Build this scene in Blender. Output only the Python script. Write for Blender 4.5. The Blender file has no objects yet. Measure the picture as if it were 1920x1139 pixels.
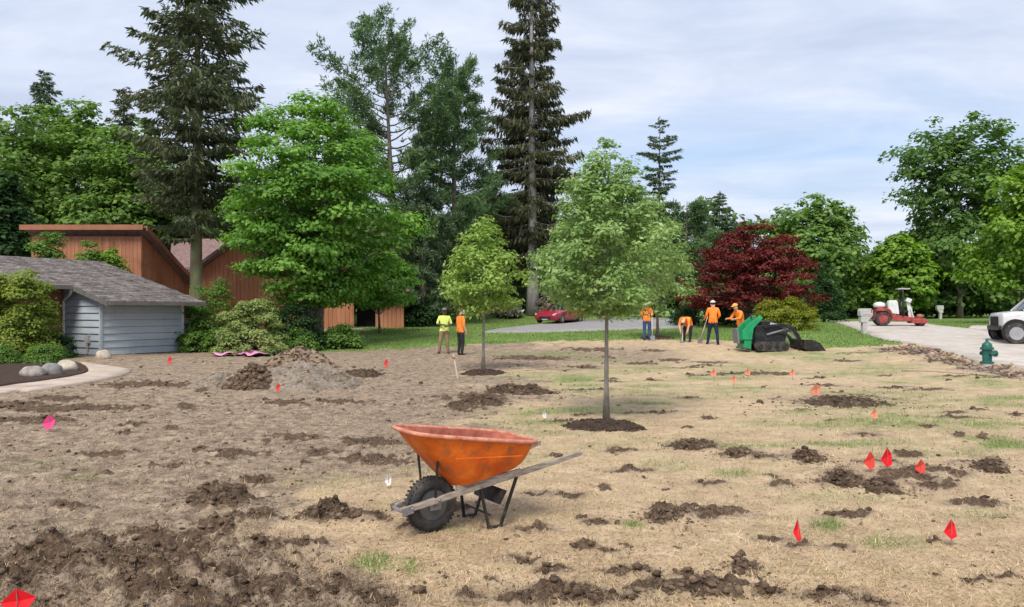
import bpy, bmesh, math, random
import numpy as np
from mathutils import Vector, Matrix, Euler

# ------------------------------------------------------------------ camera, sky, sun, exposure
SC = bpy.context.scene
COL = SC.collection
FPX, CAMH, HORIZ = 1400.0, 1.65, 585.0
PITCH = math.atan((HORIZ - 569.5) / FPX)
cam_d = bpy.data.cameras.new('camera')
cam_d.sensor_width = 36.0
cam_d.lens = 36.0 * FPX / 1920.0
cam_d.clip_start, cam_d.clip_end = 0.1, 6000.0
cam = bpy.data.objects.new('camera', cam_d)
cam.location = (0, 0, CAMH)
cam.rotation_euler = (math.pi / 2 + PITCH, 0, 0)
COL.objects.link(cam)
SC.camera = cam

SUN_AZ, SUN_EL = math.radians(199), math.radians(52)      # compass-like: 0 = +Y, clockwise; light from behind-left
sun_vec = Vector((math.sin(SUN_AZ) * math.cos(SUN_EL), math.cos(SUN_AZ) * math.cos(SUN_EL), math.sin(SUN_EL)))
sd = bpy.data.lights.new('sun', 'SUN')
sd.energy, sd.angle, sd.color = 2.8, math.radians(26), (1.0, 0.95, 0.87)
sun = bpy.data.objects.new('sun', sd)
sun.rotation_euler = sun_vec.to_track_quat('Z', 'Y').to_euler()
COL.objects.link(sun)

world = bpy.data.worlds.new('World')
SC.world = world
world.use_nodes = True
wn, wl = world.node_tree.nodes, world.node_tree.links
wn.clear()
def W(t, **kw):
    n = wn.new(t)
    for k, v in kw.items(): setattr(n, k, v)
    return n
wo = W('ShaderNodeOutputWorld'); bg = W('ShaderNodeBackground')
sky = W('ShaderNodeTexSky', sky_type='NISHITA', sun_disc=False)
sky.sun_elevation, sky.sun_rotation = SUN_EL, SUN_AZ
sky.air_density, sky.dust_density, sky.ozone_density = 1.0, 0.6, 2.0
skm = W('ShaderNodeVectorMath', operation='SCALE'); skm.inputs['Scale'].default_value = 0.13
wl.new(sky.outputs[0], skm.inputs[0])
tc = W('ShaderNodeTexCoord'); sep = W('ShaderNodeSeparateXYZ')
wl.new(tc.outputs['Generated'], sep.inputs[0])
zz = W('ShaderNodeMath', operation='MAXIMUM'); zz.inputs[1].default_value = 0.0
wl.new(sep.outputs['Z'], zz.inputs[0])
za = W('ShaderNodeMath', operation='ADD'); za.inputs[1].default_value = 0.13
wl.new(zz.outputs[0], za.inputs[0])
dx = W('ShaderNodeMath', operation='DIVIDE'); dy = W('ShaderNodeMath', operation='DIVIDE')
wl.new(sep.outputs['X'], dx.inputs[0]); wl.new(za.outputs[0], dx.inputs[1])
wl.new(sep.outputs['Y'], dy.inputs[0]); wl.new(za.outputs[0], dy.inputs[1])
cmb = W('ShaderNodeCombineXYZ')
wl.new(dx.outputs[0], cmb.inputs[0]); wl.new(dy.outputs[0], cmb.inputs[1])
mp = W('ShaderNodeMapping'); mp.inputs['Scale'].default_value = (0.55, 0.95, 1.0)
mp.inputs['Location'].default_value = (3.1, 1.7, 0.0); mp.inputs['Rotation'].default_value = (0, 0, 0.25)
wl.new(cmb.outputs[0], mp.inputs[0])
n1 = W('ShaderNodeTexNoise'); n1.inputs['Scale'].default_value = 0.8; n1.inputs['Detail'].default_value = 7
n1.inputs['Roughness'].default_value = 0.52; n1.inputs['Distortion'].default_value = 0.35
n2 = W('ShaderNodeTexNoise'); n2.inputs['Scale'].default_value = 2.4; n2.inputs['Detail'].default_value = 8
n2.inputs['Roughness'].default_value = 0.58; n2.inputs['Distortion'].default_value = 0.5
wl.new(mp.outputs[0], n1.inputs['Vector']); wl.new(mp.outputs[0], n2.inputs['Vector'])
cov = W('ShaderNodeValToRGB')                                     # how much cloud covers the blue
cov.color_ramp.elements[0].position, cov.color_ramp.elements[1].position = 0.20, 0.46
cov.color_ramp.elements[0].color = (0.25, 0.25, 0.25, 1); cov.color_ramp.elements[1].color = (1, 1, 1, 1)
wl.new(n1.outputs['Fac'], cov.inputs[0])
cr = W('ShaderNodeValToRGB')                                      # lighter and greyer folds of the cloud layer
e = cr.color_ramp.elements
e[0].position, e[0].color = 0.34, (0.455, 0.52, 0.66, 1)
e[1].position, e[1].color = 0.70, (0.665, 0.70, 0.79, 1)
m_ = cr.color_ramp.elements.new(0.52); m_.color = (0.545, 0.605, 0.735, 1)
wl.new(n2.outputs['Fac'], cr.inputs[0])
mx = W('ShaderNodeMix', data_type='RGBA')
wl.new(cov.outputs[0], mx.inputs[0]); wl.new(skm.outputs[0], mx.inputs[6]); wl.new(cr.outputs[0], mx.inputs[7])
wl.new(mx.outputs[2], bg.inputs['Color']); bg.inputs['Strength'].default_value = 1.0
wl.new(bg.outputs[0], wo.inputs['Surface'])

vs = SC.view_settings
vs.view_transform, vs.look, vs.exposure, vs.gamma = 'Standard', 'None', 0.42, 1.0
SC.cycles.max_bounces = 6
SC.cycles.diffuse_bounces = 3
SC.cycles.transmission_bounces = 4

# ------------------------------------------------------------------ numeric helpers
RNG = np.random.default_rng(7)
def hash2(ix, iy, s):
    h = (ix.astype(np.int64) * 374761393 + iy.astype(np.int64) * 668265263 + s * 974711) & 0x7fffffff
    h = ((h ^ (h >> 13)) * 1274126177) & 0x7fffffff
    return ((h ^ (h >> 16)) & 0xffff) / 65535.0
def vnoise(x, y, s=0):
    x = np.asarray(x, float); y = np.asarray(y, float)
    ix, iy = np.floor(x), np.floor(y)
    fx, fy = x - ix, y - iy
    fx = fx * fx * fx * (fx * (fx * 6 - 15) + 10); fy = fy * fy * fy * (fy * (fy * 6 - 15) + 10)
    a, b = hash2(ix, iy, s), hash2(ix + 1, iy, s)
    c, d = hash2(ix, iy + 1, s), hash2(ix + 1, iy + 1, s)
    return (a + (b - a) * fx) * (1 - fy) + (c + (d - c) * fx) * fy
def fbm(x, y, s=0, o=4, g=0.5):
    t, a, n = 0.0, 1.0, 0.0
    for k in range(o):
        t = t + a * vnoise(x * 2.03 ** k + 17.1 * k, y * 2.03 ** k - 9.7 * k, s + k * 31); n += a; a *= g
    return t / n
def sstep(a, b, x):
    t = np.clip((np.asarray(x, float) - a) / (b - a), 0, 1)
    return t * t * (3 - 2 * t)

_U = np.array([-9000, 26, 29, 32.3, 35.5, 39, 50, 80, 200, 9000.0])
_H = np.array([0, 0, .04, .28, .44, .62, .88, 1.0, 1.3, 1.3])
_ut = np.linspace(0, 260, 2601); _ht = np.interp(_ut, _U, _H)
_ht = np.convolve(np.pad(_ht, 15, mode='edge'), np.ones(31) / 31, 'valid')
def hgt(x, y):
    """the lie of the land: level by the camera, rising gently to the road and the drive"""
    x = np.asarray(x, float); y = np.asarray(y, float)
    h = np.interp(y + 0.35 * x, _ut, _ht)
    return h + 0.55 * np.exp(-((x - 1.5) / 11.0) ** 2) * sstep(50.0, 55.0, y)
def ray(px, py):
    a, b = (px - 960.0) / FPX, (569.5 - py) / FPX
    c, s = math.cos(PITCH), math.sin(PITCH)
    return Vector((a, c - b * s, s + b * c))
def at(px, py, Y):
    d = ray(px, py); t = Y / d.y
    return Vector((d.x * t, Y, CAMH + d.z * t))
def G(px, py):
    """where a pixel's ray meets the ground"""
    d = ray(px, py); t = 1.0; pt = 1.0
    while t < 400:
        if CAMH + d.z * t <= float(hgt(d.x * t, d.y * t)):
            lo, hi = pt, t
            for _ in range(30):
                m = (lo + hi) / 2
                if CAMH + d.z * m <= float(hgt(d.x * m, d.y * m)): hi = m
                else: lo = m
            t = hi; break
        pt = t; t *= 1.02
    x, y = d.x * t, d.y * t
    return Vector((x, y, float(hgt(x, y))))
def topx(x, y, z):
    x, y, z = np.asarray(x, float), np.asarray(y, float), np.asarray(z, float) - CAMH
    c, s = math.cos(PITCH), math.sin(PITCH)
    dep = np.maximum(y * c + z * s, 0.05); up = -y * s + z * c
    return 960 + FPX * x / dep, 569.5 - FPX * up / dep
def in_poly(px, py, poly):
    r = np.zeros(np.shape(px), bool); n = len(poly)
    for i in range(n):
        x0, y0 = poly[i]; x1, y1 = poly[(i + 1) % n]
        c = ((y0 > py) != (y1 > py)) & (px < (x1 - x0) * (py - y0) / ((y1 - y0) or 1e-9) + x0)
        r ^= c
    return r

# ------------------------------------------------------------------ object helpers
def tag(o, label=None, cat=None, group=None, kind=None):
    if label: o['label'] = label
    if cat: o['category'] = cat
    if group: o['group'] = group
    if kind: o['kind'] = kind
    return o
def empty(name, loc=(0, 0, 0), rz=0.0, label=None, cat=None, group=None):
    o = bpy.data.objects.new(name, None); COL.objects.link(o)
    o.empty_display_size = 0.1
    o.location = loc; o.rotation_euler = (0, 0, rz)
    return tag(o, label, cat, group)
def link(name, me, mats, parent=None, loc=None, smooth=False):
    o = bpy.data.objects.new(name, me); COL.objects.link(o)
    for m in (mats if isinstance(mats, (list, tuple)) else [mats]):
        if len(me.materials) < 8 and m.name not in [q.name for q in me.materials if q]: me.materials.append(m)
    if parent is not None: o.parent = parent
    if loc is not None: o.location = loc
    if smooth: me.polygons.foreach_set('use_smooth', [True] * len(me.polygons))
    return o
def np_mesh(name, V, F):
    V = np.asarray(V, np.float32); F = np.asarray(F, np.int32)
    me = bpy.data.meshes.new(name)
    k = F.shape[1]
    me.vertices.add(len(V)); me.vertices.foreach_set('co', V.ravel())
    me.loops.add(F.size); me.loops.foreach_set('vertex_index', F.ravel())
    me.polygons.add(len(F))
    me.polygons.foreach_set('loop_start', np.arange(0, F.size, k, dtype=np.int32))
    me.polygons.foreach_set('loop_total', np.full(len(F), k, np.int32))
    me.update(calc_edges=True)
    return me
def attr(me, name, a):
    t = me.attributes.new(name, 'FLOAT', 'POINT'); t.data.foreach_set('value', np.asarray(a, np.float32).ravel())

class MB:
    """collects simple shapes, then builds them as one mesh"""
    def __init__(s): s.v, s.f, s.m, s.cur = [], [], [], 0
    def add(s, vs, fs):
        b = len(s.v); s.v += [tuple(map(float, p)) for p in vs]
        for f in fs: s.f.append([i + b for i in f]); s.m.append(s.cur)
        return s
    def box(s, c, d, rot=None, taper=1.0):
        x, y, z = d[0] / 2, d[1] / 2, d[2] / 2
        P = [Vector(p) for p in ((-x, -y, -z), (x, -y, -z), (x, y, -z), (-x, y, -z),
             (-x * taper, -y * taper, z), (x * taper, -y * taper, z), (x * taper, y * taper, z), (-x * taper, y * taper, z))]
        if rot is not None:
            R = Euler(rot).to_matrix() if not isinstance(rot, Matrix) else rot
            P = [R @ p for p in P]
        c = Vector(c)
        return s.add([p + c for p in P], [(0, 3, 2, 1), (4, 5, 6, 7), (0, 1, 5, 4), (1, 2, 6, 5), (2, 3, 7, 6), (3, 0, 4, 7)])
    def bar(s, a, b, w, h, up=(0, 0, 1)):
        a, b = Vector(a), Vector(b); d = (b - a); L = d.length; d.normalize()
        u = Vector(up); sdv = d.cross(u)
        if sdv.length < 1e-4: sdv = d.cross(Vector((1, 0, 0)))
        sdv.normalize(); u = sdv.cross(d)
        R = Matrix((sdv, d, u)).transposed()
        return s.box((a + b) / 2, (w, L, h), R)
    def tube(s, path, rad, n=8, caps=True):
        path = [Vector(p) for p in path]
        if not hasattr(rad, '__len__'): rad = [rad] * len(path)
        prev = None; rings = []
        for i, p in enumerate(path):
            t = (path[min(i + 1, len(path) - 1)] - path[max(i - 1, 0)]).normalized()
            if prev is None:
                a = Vector((0, 0, 1)) if abs(t.z) < 0.9 else Vector((1, 0, 0))
                u = t.cross(a).normalized()
            else:
                u = (prev - t * prev.dot(t)); u = u.normalized() if u.length > 1e-6 else t.orthogonal().normalized()
            prev = u; w = t.cross(u)
            rings.append([p + (u * math.cos(2 * math.pi * k / n) + w * math.sin(2 * math.pi * k / n)) * rad[i] for k in range(n)])
        vs = [q for r in rings for q in r]; fs = []
        for i in range(len(path) - 1):
            for k in range(n):
                fs.append((i * n + k, i * n + (k + 1) % n, (i + 1) * n + (k + 1) % n, (i + 1) * n + k))
        if caps: fs += [tuple(range(n))[::-1], tuple((len(path) - 1) * n + k for k in range(n))]
        return s.add(vs, fs)
    def lathe(s, prof, n=20, c=(0, 0, 0), axis='Z', caps=True):
        vs = []
        for r, h in prof:
            for k in range(n):
                a = 2 * math.pi * k / n
                p = (r * math.cos(a), r * math.sin(a), h)
                if axis == 'Y': p = (p[0], p[2], p[1])
                if axis == 'X': p = (p[2], p[0], p[1])
                vs.append((p[0] + c[0], p[1] + c[1], p[2] + c[2]))
        fs = []
        m = len(prof)
        for i in range(m - 1):
            for k in range(n):
                f = (i * n + k, i * n + (k + 1) % n, (i + 1) * n + (k + 1) % n, (i + 1) * n + k)
                fs.append(f if axis != 'Y' else f[::-1])
        if caps and prof[0][0] > 1e-5: fs.append(tuple(range(n))[::-1])
        if caps and prof[-1][0] > 1e-5: fs.append(tuple((m - 1) * n + k for k in range(n)))
        return s.add(vs, fs)
    def prism(s, poly, off):
        """poly: list of 3-d points, pushed by off"""
        off = Vector(off); n = len(poly); a = [Vector(p) for p in poly]
        return s.add(a + [p + off for p in a],
                     [tuple(range(n))[::-1], tuple(range(n, 2 * n))] + [(k, (k + 1) % n, n + (k + 1) % n, n + k) for k in range(n)])
    def build(s, name, mats, parent=None, loc=None, bevel=0.0, smooth=False, seg=2, auto=None):
        me = bpy.data.meshes.new(name)
        me.from_pydata(s.v, [], s.f)
        mats = mats if isinstance(mats, (list, tuple)) else [mats]
        for m in mats: me.materials.append(m)
        if len(mats) > 1: me.polygons.foreach_set('material_index', s.m)
        bm = bmesh.new(); bm.from_mesh(me)
        bmesh.ops.recalc_face_normals(bm, faces=bm.faces)
        if bevel:
            eds = [e_ for e_ in bm.edges if len(e_.link_faces) == 2 and e_.calc_face_angle(0) > 0.5]
            bmesh.ops.bevel(bm, geom=eds, offset=bevel, segments=seg, profile=0.6, affect='EDGES', clamp_overlap=True)
        if smooth or auto:
            for f in bm.faces: f.smooth = True
            if auto:
                for e_ in bm.edges:
                    if len(e_.link_faces) == 2 and e_.calc_face_angle(0) > auto: e_.smooth = False
        bm.to_mesh(me); bm.free(); me.update()
        o = bpy.data.objects.new(name, me); COL.objects.link(o)
        if parent is not None: o.parent = parent
        if loc is not None: o.location = loc
        return o

# ------------------------------------------------------------------ materials
def nt(name):
    m = bpy.data.materials.new(name); m.use_nodes = True
    n = m.node_tree.nodes; n.clear()
    return m, n, m.node_tree.links
def ramp(n, stops):
    r = n.new('ShaderNodeValToRGB'); el = r.color_ramp.elements
    el[0].position, el[0].color = stops[0][0], (*stops[0][1], 1)
    el[1].position, el[1].color = stops[-1][0], (*stops[-1][1], 1)
    for p, c in stops[1:-1]:
        q = el.new(p); q.color = (*c, 1)
    return r
def pmat(name, c1, c2=None, scale=6.0, rough=0.75, bump=0.0, bscale=None, metal=0.0, spec=0.35, stretch=(1, 1, 1), coat=0.0,
         detail=6, lo=0.35, hi=0.65, island=0.0, dirt=None, dscale=2.0, damt=0.5):
    m, n, l = nt(name)
    out = n.new('ShaderNodeOutputMaterial'); b = n.new('ShaderNodeBsdfPrincipled')
    l.new(b.outputs[0], out.inputs[0])
    b.inputs['Roughness'].default_value = rough; b.inputs['Metallic'].default_value = metal
    b.inputs['Specular IOR Level'].default_value = spec
    if coat: b.inputs['Coat Weight'].default_value = coat; b.inputs['Coat Roughness'].default_value = 0.12
    t = n.new('ShaderNodeTexCoord'); mpn = n.new('ShaderNodeMapping'); mpn.inputs['Scale'].default_value = stretch
    l.new(t.outputs['Object'], mpn.inputs[0])
    nz = n.new('ShaderNodeTexNoise'); nz.inputs['Scale'].default_value = scale; nz.inputs['Detail'].default_value = detail
    nz.inputs['Roughness'].default_value = 0.6
    l.new(mpn.outputs[0], nz.inputs['Vector'])
    if c2 is None: c2 = tuple(min(1, x * 1.18) for x in c1); c1 = tuple(x * 0.85 for x in c1)
    r = ramp(n, [(lo, c1), (hi, c2)])
    l.new(nz.outputs['Fac'], r.inputs[0]); colout = r.outputs[0]
    if island:
        g = n.new('ShaderNodeNewGeometry'); mr = n.new('ShaderNodeMapRange')
        mr.inputs[3].default_value, mr.inputs[4].default_value = 1 - island, 1 + island
        l.new(g.outputs['Random Per Island'], mr.inputs[0])
        vm = n.new('ShaderNodeVectorMath'); vm.operation = 'SCALE'
        l.new(colout, vm.inputs[0]); l.new(mr.outputs[0], vm.inputs['Scale']); colout = vm.outputs[0]
    if dirt:
        n3 = n.new('ShaderNodeTexNoise'); n3.inputs['Scale'].default_value = dscale; n3.inputs['Detail'].default_value = 8
        n3.inputs['Roughness'].default_value = 0.68
        l.new(t.outputs['Object'], n3.inputs['Vector'])
        r3 = ramp(n, [(0.5, (0, 0, 0)), (0.68, (damt,) * 3)]); l.new(n3.outputs['Fac'], r3.inputs[0])
        mm = n.new('ShaderNodeMix'); mm.data_type = 'RGBA'
        l.new(r3.outputs[0], mm.inputs[0]); l.new(colout, mm.inputs[6]); mm.inputs[7].default_value = (*dirt, 1); colout = mm.outputs[2]
    l.new(colout, b.inputs['Base Color'])
    if bump:
        n2_ = n.new('ShaderNodeTexNoise'); n2_.inputs['Scale'].default_value = bscale or scale * 4; n2_.inputs['Detail'].default_value = 8
        l.new(mpn.outputs[0], n2_.inputs['Vector'])
        bp = n.new('ShaderNodeBump'); bp.inputs['Strength'].default_value = bump; bp.inputs['Distance'].default_value = 0.03
        l.new(n2_.outputs['Fac'], bp.inputs['Height']); l.new(bp.outputs[0], b.inputs['Normal'])
    return m
def leafmat(name, c1, c2, c3=None, trans=0.42, nscale=0.5, rough=0.55):
    """foliage: colour differs leaf by leaf and spray by spray; light comes through the blades"""
    c1, c2, c3 = [tuple(min(.9, q * 1.12) for q in c) if c else None for c in (c1, c2, c3)]
    m, n, l = nt(name)
    out = n.new('ShaderNodeOutputMaterial'); b = n.new('ShaderNodeBsdfPrincipled'); tr = n.new('ShaderNodeBsdfTranslucent')
    mix = n.new('ShaderNodeMixShader'); mix.inputs[0].default_value = trans
    b.inputs['Roughness'].default_value = rough; b.inputs['Specular IOR Level'].default_value = 0.25
    g = n.new('ShaderNodeNewGeometry'); t = n.new('ShaderNodeTexCoord')
    nz = n.new('ShaderNodeTexNoise'); nz.inputs['Scale'].default_value = nscale; nz.inputs['Detail'].default_value = 4
    l.new(t.outputs['Object'], nz.inputs['Vector'])
    ad = n.new('ShaderNodeMath'); ad.operation = 'MULTIPLY_ADD'; ad.inputs[1].default_value = 0.55; 
    l.new(g.outputs['Random Per Island'], ad.inputs[0])
    su = n.new('ShaderNodeMath'); su.operation = 'MULTIPLY_ADD'; su.inputs[1].default_value = 1.1; su.inputs[2].default_value = -0.32
    l.new(nz.outputs['Fac'], su.inputs[0]); l.new(su.outputs[0], ad.inputs[2])
    st = [(0.1, c1), (0.9, c2)] if c3 is None else [(0.1, c1), (0.6, c2), (0.95, c3)]
    r = ramp(n, st); l.new(ad.outputs[0], r.inputs[0])
    l.new(r.outputs[0], b.inputs['Base Color'])
    hs = n.new('ShaderNodeHueSaturation'); hs.inputs['Saturation'].default_value = 1.15; hs.inputs['Value'].default_value = 1.2
    l.new(r.outputs[0], hs.inputs['Color']); l.new(hs.outputs[0], tr.inputs['Color'])
    l.new(b.outputs[0], mix.inputs[1]); l.new(tr.outputs[0], mix.inputs[2]); l.new(mix.outputs[0], out.inputs[0])
    return m

M = {}
M['bark'] = pmat('bark', (.09, .07, .055), (.2, .17, .14), 9, .9, .8, 30, stretch=(1, 1, .25))
M['bark_grey'] = pmat('bark_grey', (.27, .245, .23), (.46, .43, .41), 5, .9, .6, 22, stretch=(1, 1, .3))
M['bark_mossy'] = pmat('bark_mossy', (.13, .10, .07), (.20, .22, .10), 3, .9, .8, 22, stretch=(1, 1, .35))
M['bark_young'] = pmat('bark_young', (.16, .14, .115), (.3, .27, .23), 14, .85, .4, 40, stretch=(1, 1, .3))
M['maple'] = leafmat('maple_leaf', (.075, .175, .03), (.165, .32, .055), (.31, .48, .11))
M['young'] = leafmat('young_leaf', (.14, .23, .065), (.27, .39, .13), (.44, .54, .25), nscale=1.2)
M['young_b'] = leafmat('young_leaf_pale', (.15, .24, .05), (.28, .40, .09), (.42, .53, .17), nscale=1.2)
M['decid'] = leafmat('broad_leaf', (.085, .155, .035), (.17, .28, .065), (.29, .41, .12))
M['decid_b'] = leafmat('broad_leaf_deep', (.06, .12, .032), (.125, .215, .055), (.22, .33, .095))
M['decid_y'] = leafmat('broad_leaf_yellow', (.10, .19, .025), (.19, .32, .045), (.30, .43, .08))
M['spruce'] = leafmat('spruce_needle', (.042, .058, .028), (.092, .112, .05), (.165, .18, .085), trans=.22)
M['spruce_b'] = leafmat('spruce_needle_brown', (.045, .056, .03), (.095, .102, .05), (.17, .16, .08), trans=.22)
M['spruce_g'] = leafmat('spruce_needle_green', (.045, .075, .04), (.09, .135, .065), (.16, .21, .105), trans=.22)
M['pine'] = leafmat('pine_needle', (.05, .10, .04), (.11, .185, .07), (.21, .30, .125), trans=.3)
M['redmaple'] = leafmat('red_maple_leaf', (.062, .010, .010), (.135, .02, .017), (.24, .046, .034), trans=.34)
M['shrub'] = leafmat('shrub_leaf', (.07, .15, .03), (.14, .25, .05), (.25, .37, .10))
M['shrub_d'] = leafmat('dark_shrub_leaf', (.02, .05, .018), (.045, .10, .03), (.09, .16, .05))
M['rhodo'] = leafmat('rhododendron_leaf', (.14, .21, .06), (.30, .37, .13), (.50, .52, .24), nscale=1.5)
M['yew'] = leafmat('golden_shrub_leaf', (.11, .15, .018), (.24, .27, .03), (.38, .37, .05), nscale=1.2)
M['pinkbloom'] = leafmat('pink_bloom', (.10, .15, .06), (.26, .25, .18), (.62, .40, .46), nscale=3)
M['tan_shrub'] = leafmat('laceleaf_shrub_leaf', (.12, .185, .03), (.24, .31, .06), (.41, .43, .11), nscale=1.3)
M['grassblade'] = leafmat('grass_blade', (.10, .165, .04), (.18, .27, .07), (.28, .37, .12), trans=.3, nscale=2)
M['straw'] = leafmat('straw_blade', (.28, .195, .105), (.52, .385, .22), (.74, .59, .38), trans=.2, nscale=2)
M['root'] = leafmat('torn_root_fibre', (.07, .045, .03), (.17, .115, .07), (.36, .27, .16), trans=.15, nscale=3)
M['soil'] = pmat('soil', (.075, .05, .034), (.22, .155, .105), 11, .95, 1.0, 45, spec=.12, island=.4)
M['soil_dry'] = pmat('soil_dry', (.19, .135, .09), (.35, .26, .18), 6, .95, .9, 40, spec=.15, island=.25)
M['gravel'] = pmat('gravelly_soil', (.19, .155, .12), (.36, .30, .24), 14, .95, 1.0, 50, spec=.15, dirt=(.10, .07, .05), dscale=2.2, damt=.8)
M['mulch'] = pmat('mulch', (.045, .03, .024), (.12, .078, .06), 30, .95, 1.0, 80, spec=.15)
M['concrete'] = pmat('concrete', (.42, .37, .32), (.56, .50, .44), 1.6, .9, .15, 60, detail=10, dirt=(.3, .25, .2), dscale=.7, damt=.5)
M['path'] = pmat('path_concrete', (.42, .33, .26), (.56, .46, .38), 2.0, .9, .2, 50, detail=10, dirt=(.25, .18, .13), dscale=1.2, damt=.6)
M['drive'] = pmat('drive_asphalt', (.24, .23, .22), (.34, .325, .31), 2.0, .9, .2, 60, detail=10)
M['siding'] = pmat('siding_blue_grey', (.40, .45, .49), (.46, .51, .55), 1.8, .6, .08, 30, stretch=(.3, .3, 2), dirt=(.33, .36, .38), dscale=1.3, damt=.5)
M['trimw'] = pmat('white_trim', (.6, .61, .62), (.72, .73, .74), 3, .55)
M['gutter'] = pmat('gutter_metal', (.13, .115, .105), (.19, .17, .155), 3, .5)
M['shingle'] = pmat('roof_shingle', (.105, .088, .082), (.265, .23, .215), 2.2, .9, .5, 60, island=.28, detail=9)
M['rust_wall'] = pmat('rust_wood_siding', (.33, .135, .07), (.47, .205, .11), 1.2, .75, .1, 12, stretch=(4, 4, .3), dirt=(.14, .05, .025), dscale=.9, damt=.6)
M['orange_wall'] = pmat('orange_wood_siding', (.36, .15, .075), (.50, .22, .115), 1.2, .75, .1, 12, stretch=(3, 3, .4))
M['rust_trim'] = pmat('rust_trim', (.28, .11, .06), (.36, .15, .085), 2, .7)
M['roof_mauve'] = pmat('faded_roof', (.16, .10, .095), (.27, .175, .165), 5, .9, .3, 30, island=.25)
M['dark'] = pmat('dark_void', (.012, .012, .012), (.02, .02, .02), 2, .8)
M['stone'] = pmat('boulder_grey', (.24, .205, .18), (.42, .37, .33), 6, .9, .6, 24)
M['stone_b'] = pmat('boulder_tan', (.40, .33, .25), (.60, .53, .42), 5, .9, .5, 20)
M['stone_c'] = pmat('boulder_dark', (.17, .16, .155), (.30, .285, .275), 6, .9, .6, 24)
M['orange'] = pmat('orange_plastic_tray', (.62, .085, .008), (.92, .22, .015), 5, .6, .15, 30, spec=.35, detail=9, dirt=(.30, .12, .05), dscale=7, damt=.95)
M['tray_in'] = pmat('tray_inside_soiled', (.20, .05, .03), (.48, .16, .10), 5, .8, .3, 25, detail=9)
M['rim_worn'] = pmat('tray_rim_worn', (.42, .12, .06), (.66, .30, .20), 12, .7, .2, 40)
M['ashwood'] = pmat('weathered_handle_wood', (.20, .165, .13), (.42, .36, .295), 5, .85, .3, 40, stretch=(1, 12, 12))
M['blacksteel'] = pmat('black_steel', (.015, .015, .017), (.04, .037, .035), 8, .55, .1, 30, metal=.3, dirt=(.12, .085, .06), dscale=9, damt=.6)
M['steel'] = pmat('worn_steel', (.22, .21, .22), (.38, .36, .36), 12, .5, .1, 40, metal=.6, dirt=(.15, .10, .07), dscale=6, damt=.5)
M['rubber'] = pmat('dusty_rubber', (.025, .025, .025), (.065, .06, .055), 7, .85, .3, 40, dirt=(.16, .13, .10), dscale=7, damt=.75)
M['rimgrey'] = pmat('wheel_rim_grey', (.08, .078, .075), (.15, .145, .14), 9, .6, dirt=(.12, .09, .065), dscale=7, damt=.6)
M['skin'] = pmat('skin', (.50, .30, .21), (.58, .37, .27), 20, .6)
M['skin_d'] = pmat('skin_dark', (.10, .06, .04), (.15, .09, .06), 20, .6)
M['hivis'] = pmat('orange_shirt', (.88, .20, .02), (1.0, .30, .05), 5, .8, .3, 9)
M['lime'] = pmat('lime_shirt', (.62, .80, .12), (.80, .92, .25), 5, .8, .3, 9)
M['jean'] = pmat('blue_jeans', (.02, .05, .13), (.05, .10, .22), 5, .85, .3, 9)
M['navy'] = pmat('navy_trousers', (.010, .014, .035), (.025, .032, .065), 5, .85, .3, 9)
M['black_cloth'] = pmat('black_trousers', (.016, .017, .016), (.036, .036, .034), 5, .85, .3, 9)
M['khaki'] = pmat('khaki_trousers', (.20, .135, .08), (.30, .21, .13), 5, .85, .3, 9)
M['boot'] = pmat('work_boot', (.03, .022, .016), (.06, .045, .032), 8, .8)
M['hair'] = pmat('dark_hair', (.02, .014, .01), (.05, .035, .025), 20, .7)
M['hatw'] = pmat('white_cap', (.66, .64, .60), (.78, .76, .72), 6, .6)
M['hato'] = pmat('orange_cap', (.85, .3, .05), (.95, .4, .08), 6, .6)
M['hatg'] = pmat('grey_cap', (.10, .10, .10), (.18, .18, .18), 6, .6)
M['eye'] = pmat('eye', (.02, .02, .02), (.03, .03, .03), 6, .3)
M['green_paint'] = pmat('green_machine_paint', (.0, .24, .085), (.01, .36, .14), 3, .4, coat=.3, dirt=(.05, .12, .06), dscale=5, damt=.5)
M['black_paint'] = pmat('black_machine_paint', (.008, .009, .011), (.02, .022, .025), 4, .45, dirt=(.07, .06, .05), dscale=6, damt=.5)
M['grey_paint'] = pmat('grey_machine_part', (.13, .13, .15), (.24, .24, .27), 6, .5, dirt=(.12, .09, .07), dscale=6, damt=.5)
M['pale_plastic'] = pmat('pale_machine_panel', (.45, .43, .50), (.58, .56, .62), 4, .5)
M['red_paint'] = pmat('red_machine_paint', (.26, .035, .035), (.40, .07, .065), 4, .5, dirt=(.25, .14, .11), dscale=5, damt=.6)
M['white_plastic'] = pmat('white_tank', (.62, .64, .62), (.76, .78, .76), 4, .5, dirt=(.4, .38, .34), dscale=5, damt=.4)
M['car_red'] = pmat('car_red_paint', (.30, .012, .03), (.38, .02, .042), 2, .3, coat=.6, spec=.5)
M['glass'] = pmat('dark_glass', (.02, .024, .03), (.035, .04, .05), 2, .08, spec=.6)
M['lamp'] = pmat('headlamp', (.55, .55, .55), (.7, .7, .7), 4, .2, spec=.6)
M['truck_white'] = pmat('truck_white_paint', (.62, .62, .63), (.70, .70, .71), 2, .35, coat=.4, dirt=(.36, .30, .24), dscale=2.2, damt=.6)
M['chrome'] = pmat('chrome', (.5, .5, .5), (.6, .6, .6), 2, .25, metal=.9)
M['hydrant'] = pmat('hydrant_green', (.01, .085, .065), (.025, .14, .11), 6, .5, .1, 20, coat=.2)
M['mailgrey'] = pmat('mailbox_grey', (.40, .385, .37), (.50, .48, .465), 6, .7)
M['mailwhite'] = pmat('mailbox_pale', (.44, .45, .39), (.54, .55, .48), 6, .7)
M['wire'] = pmat('flag_wire', (.25, .23, .21), (.35, .33, .3), 6, .5, metal=.5)
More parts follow.
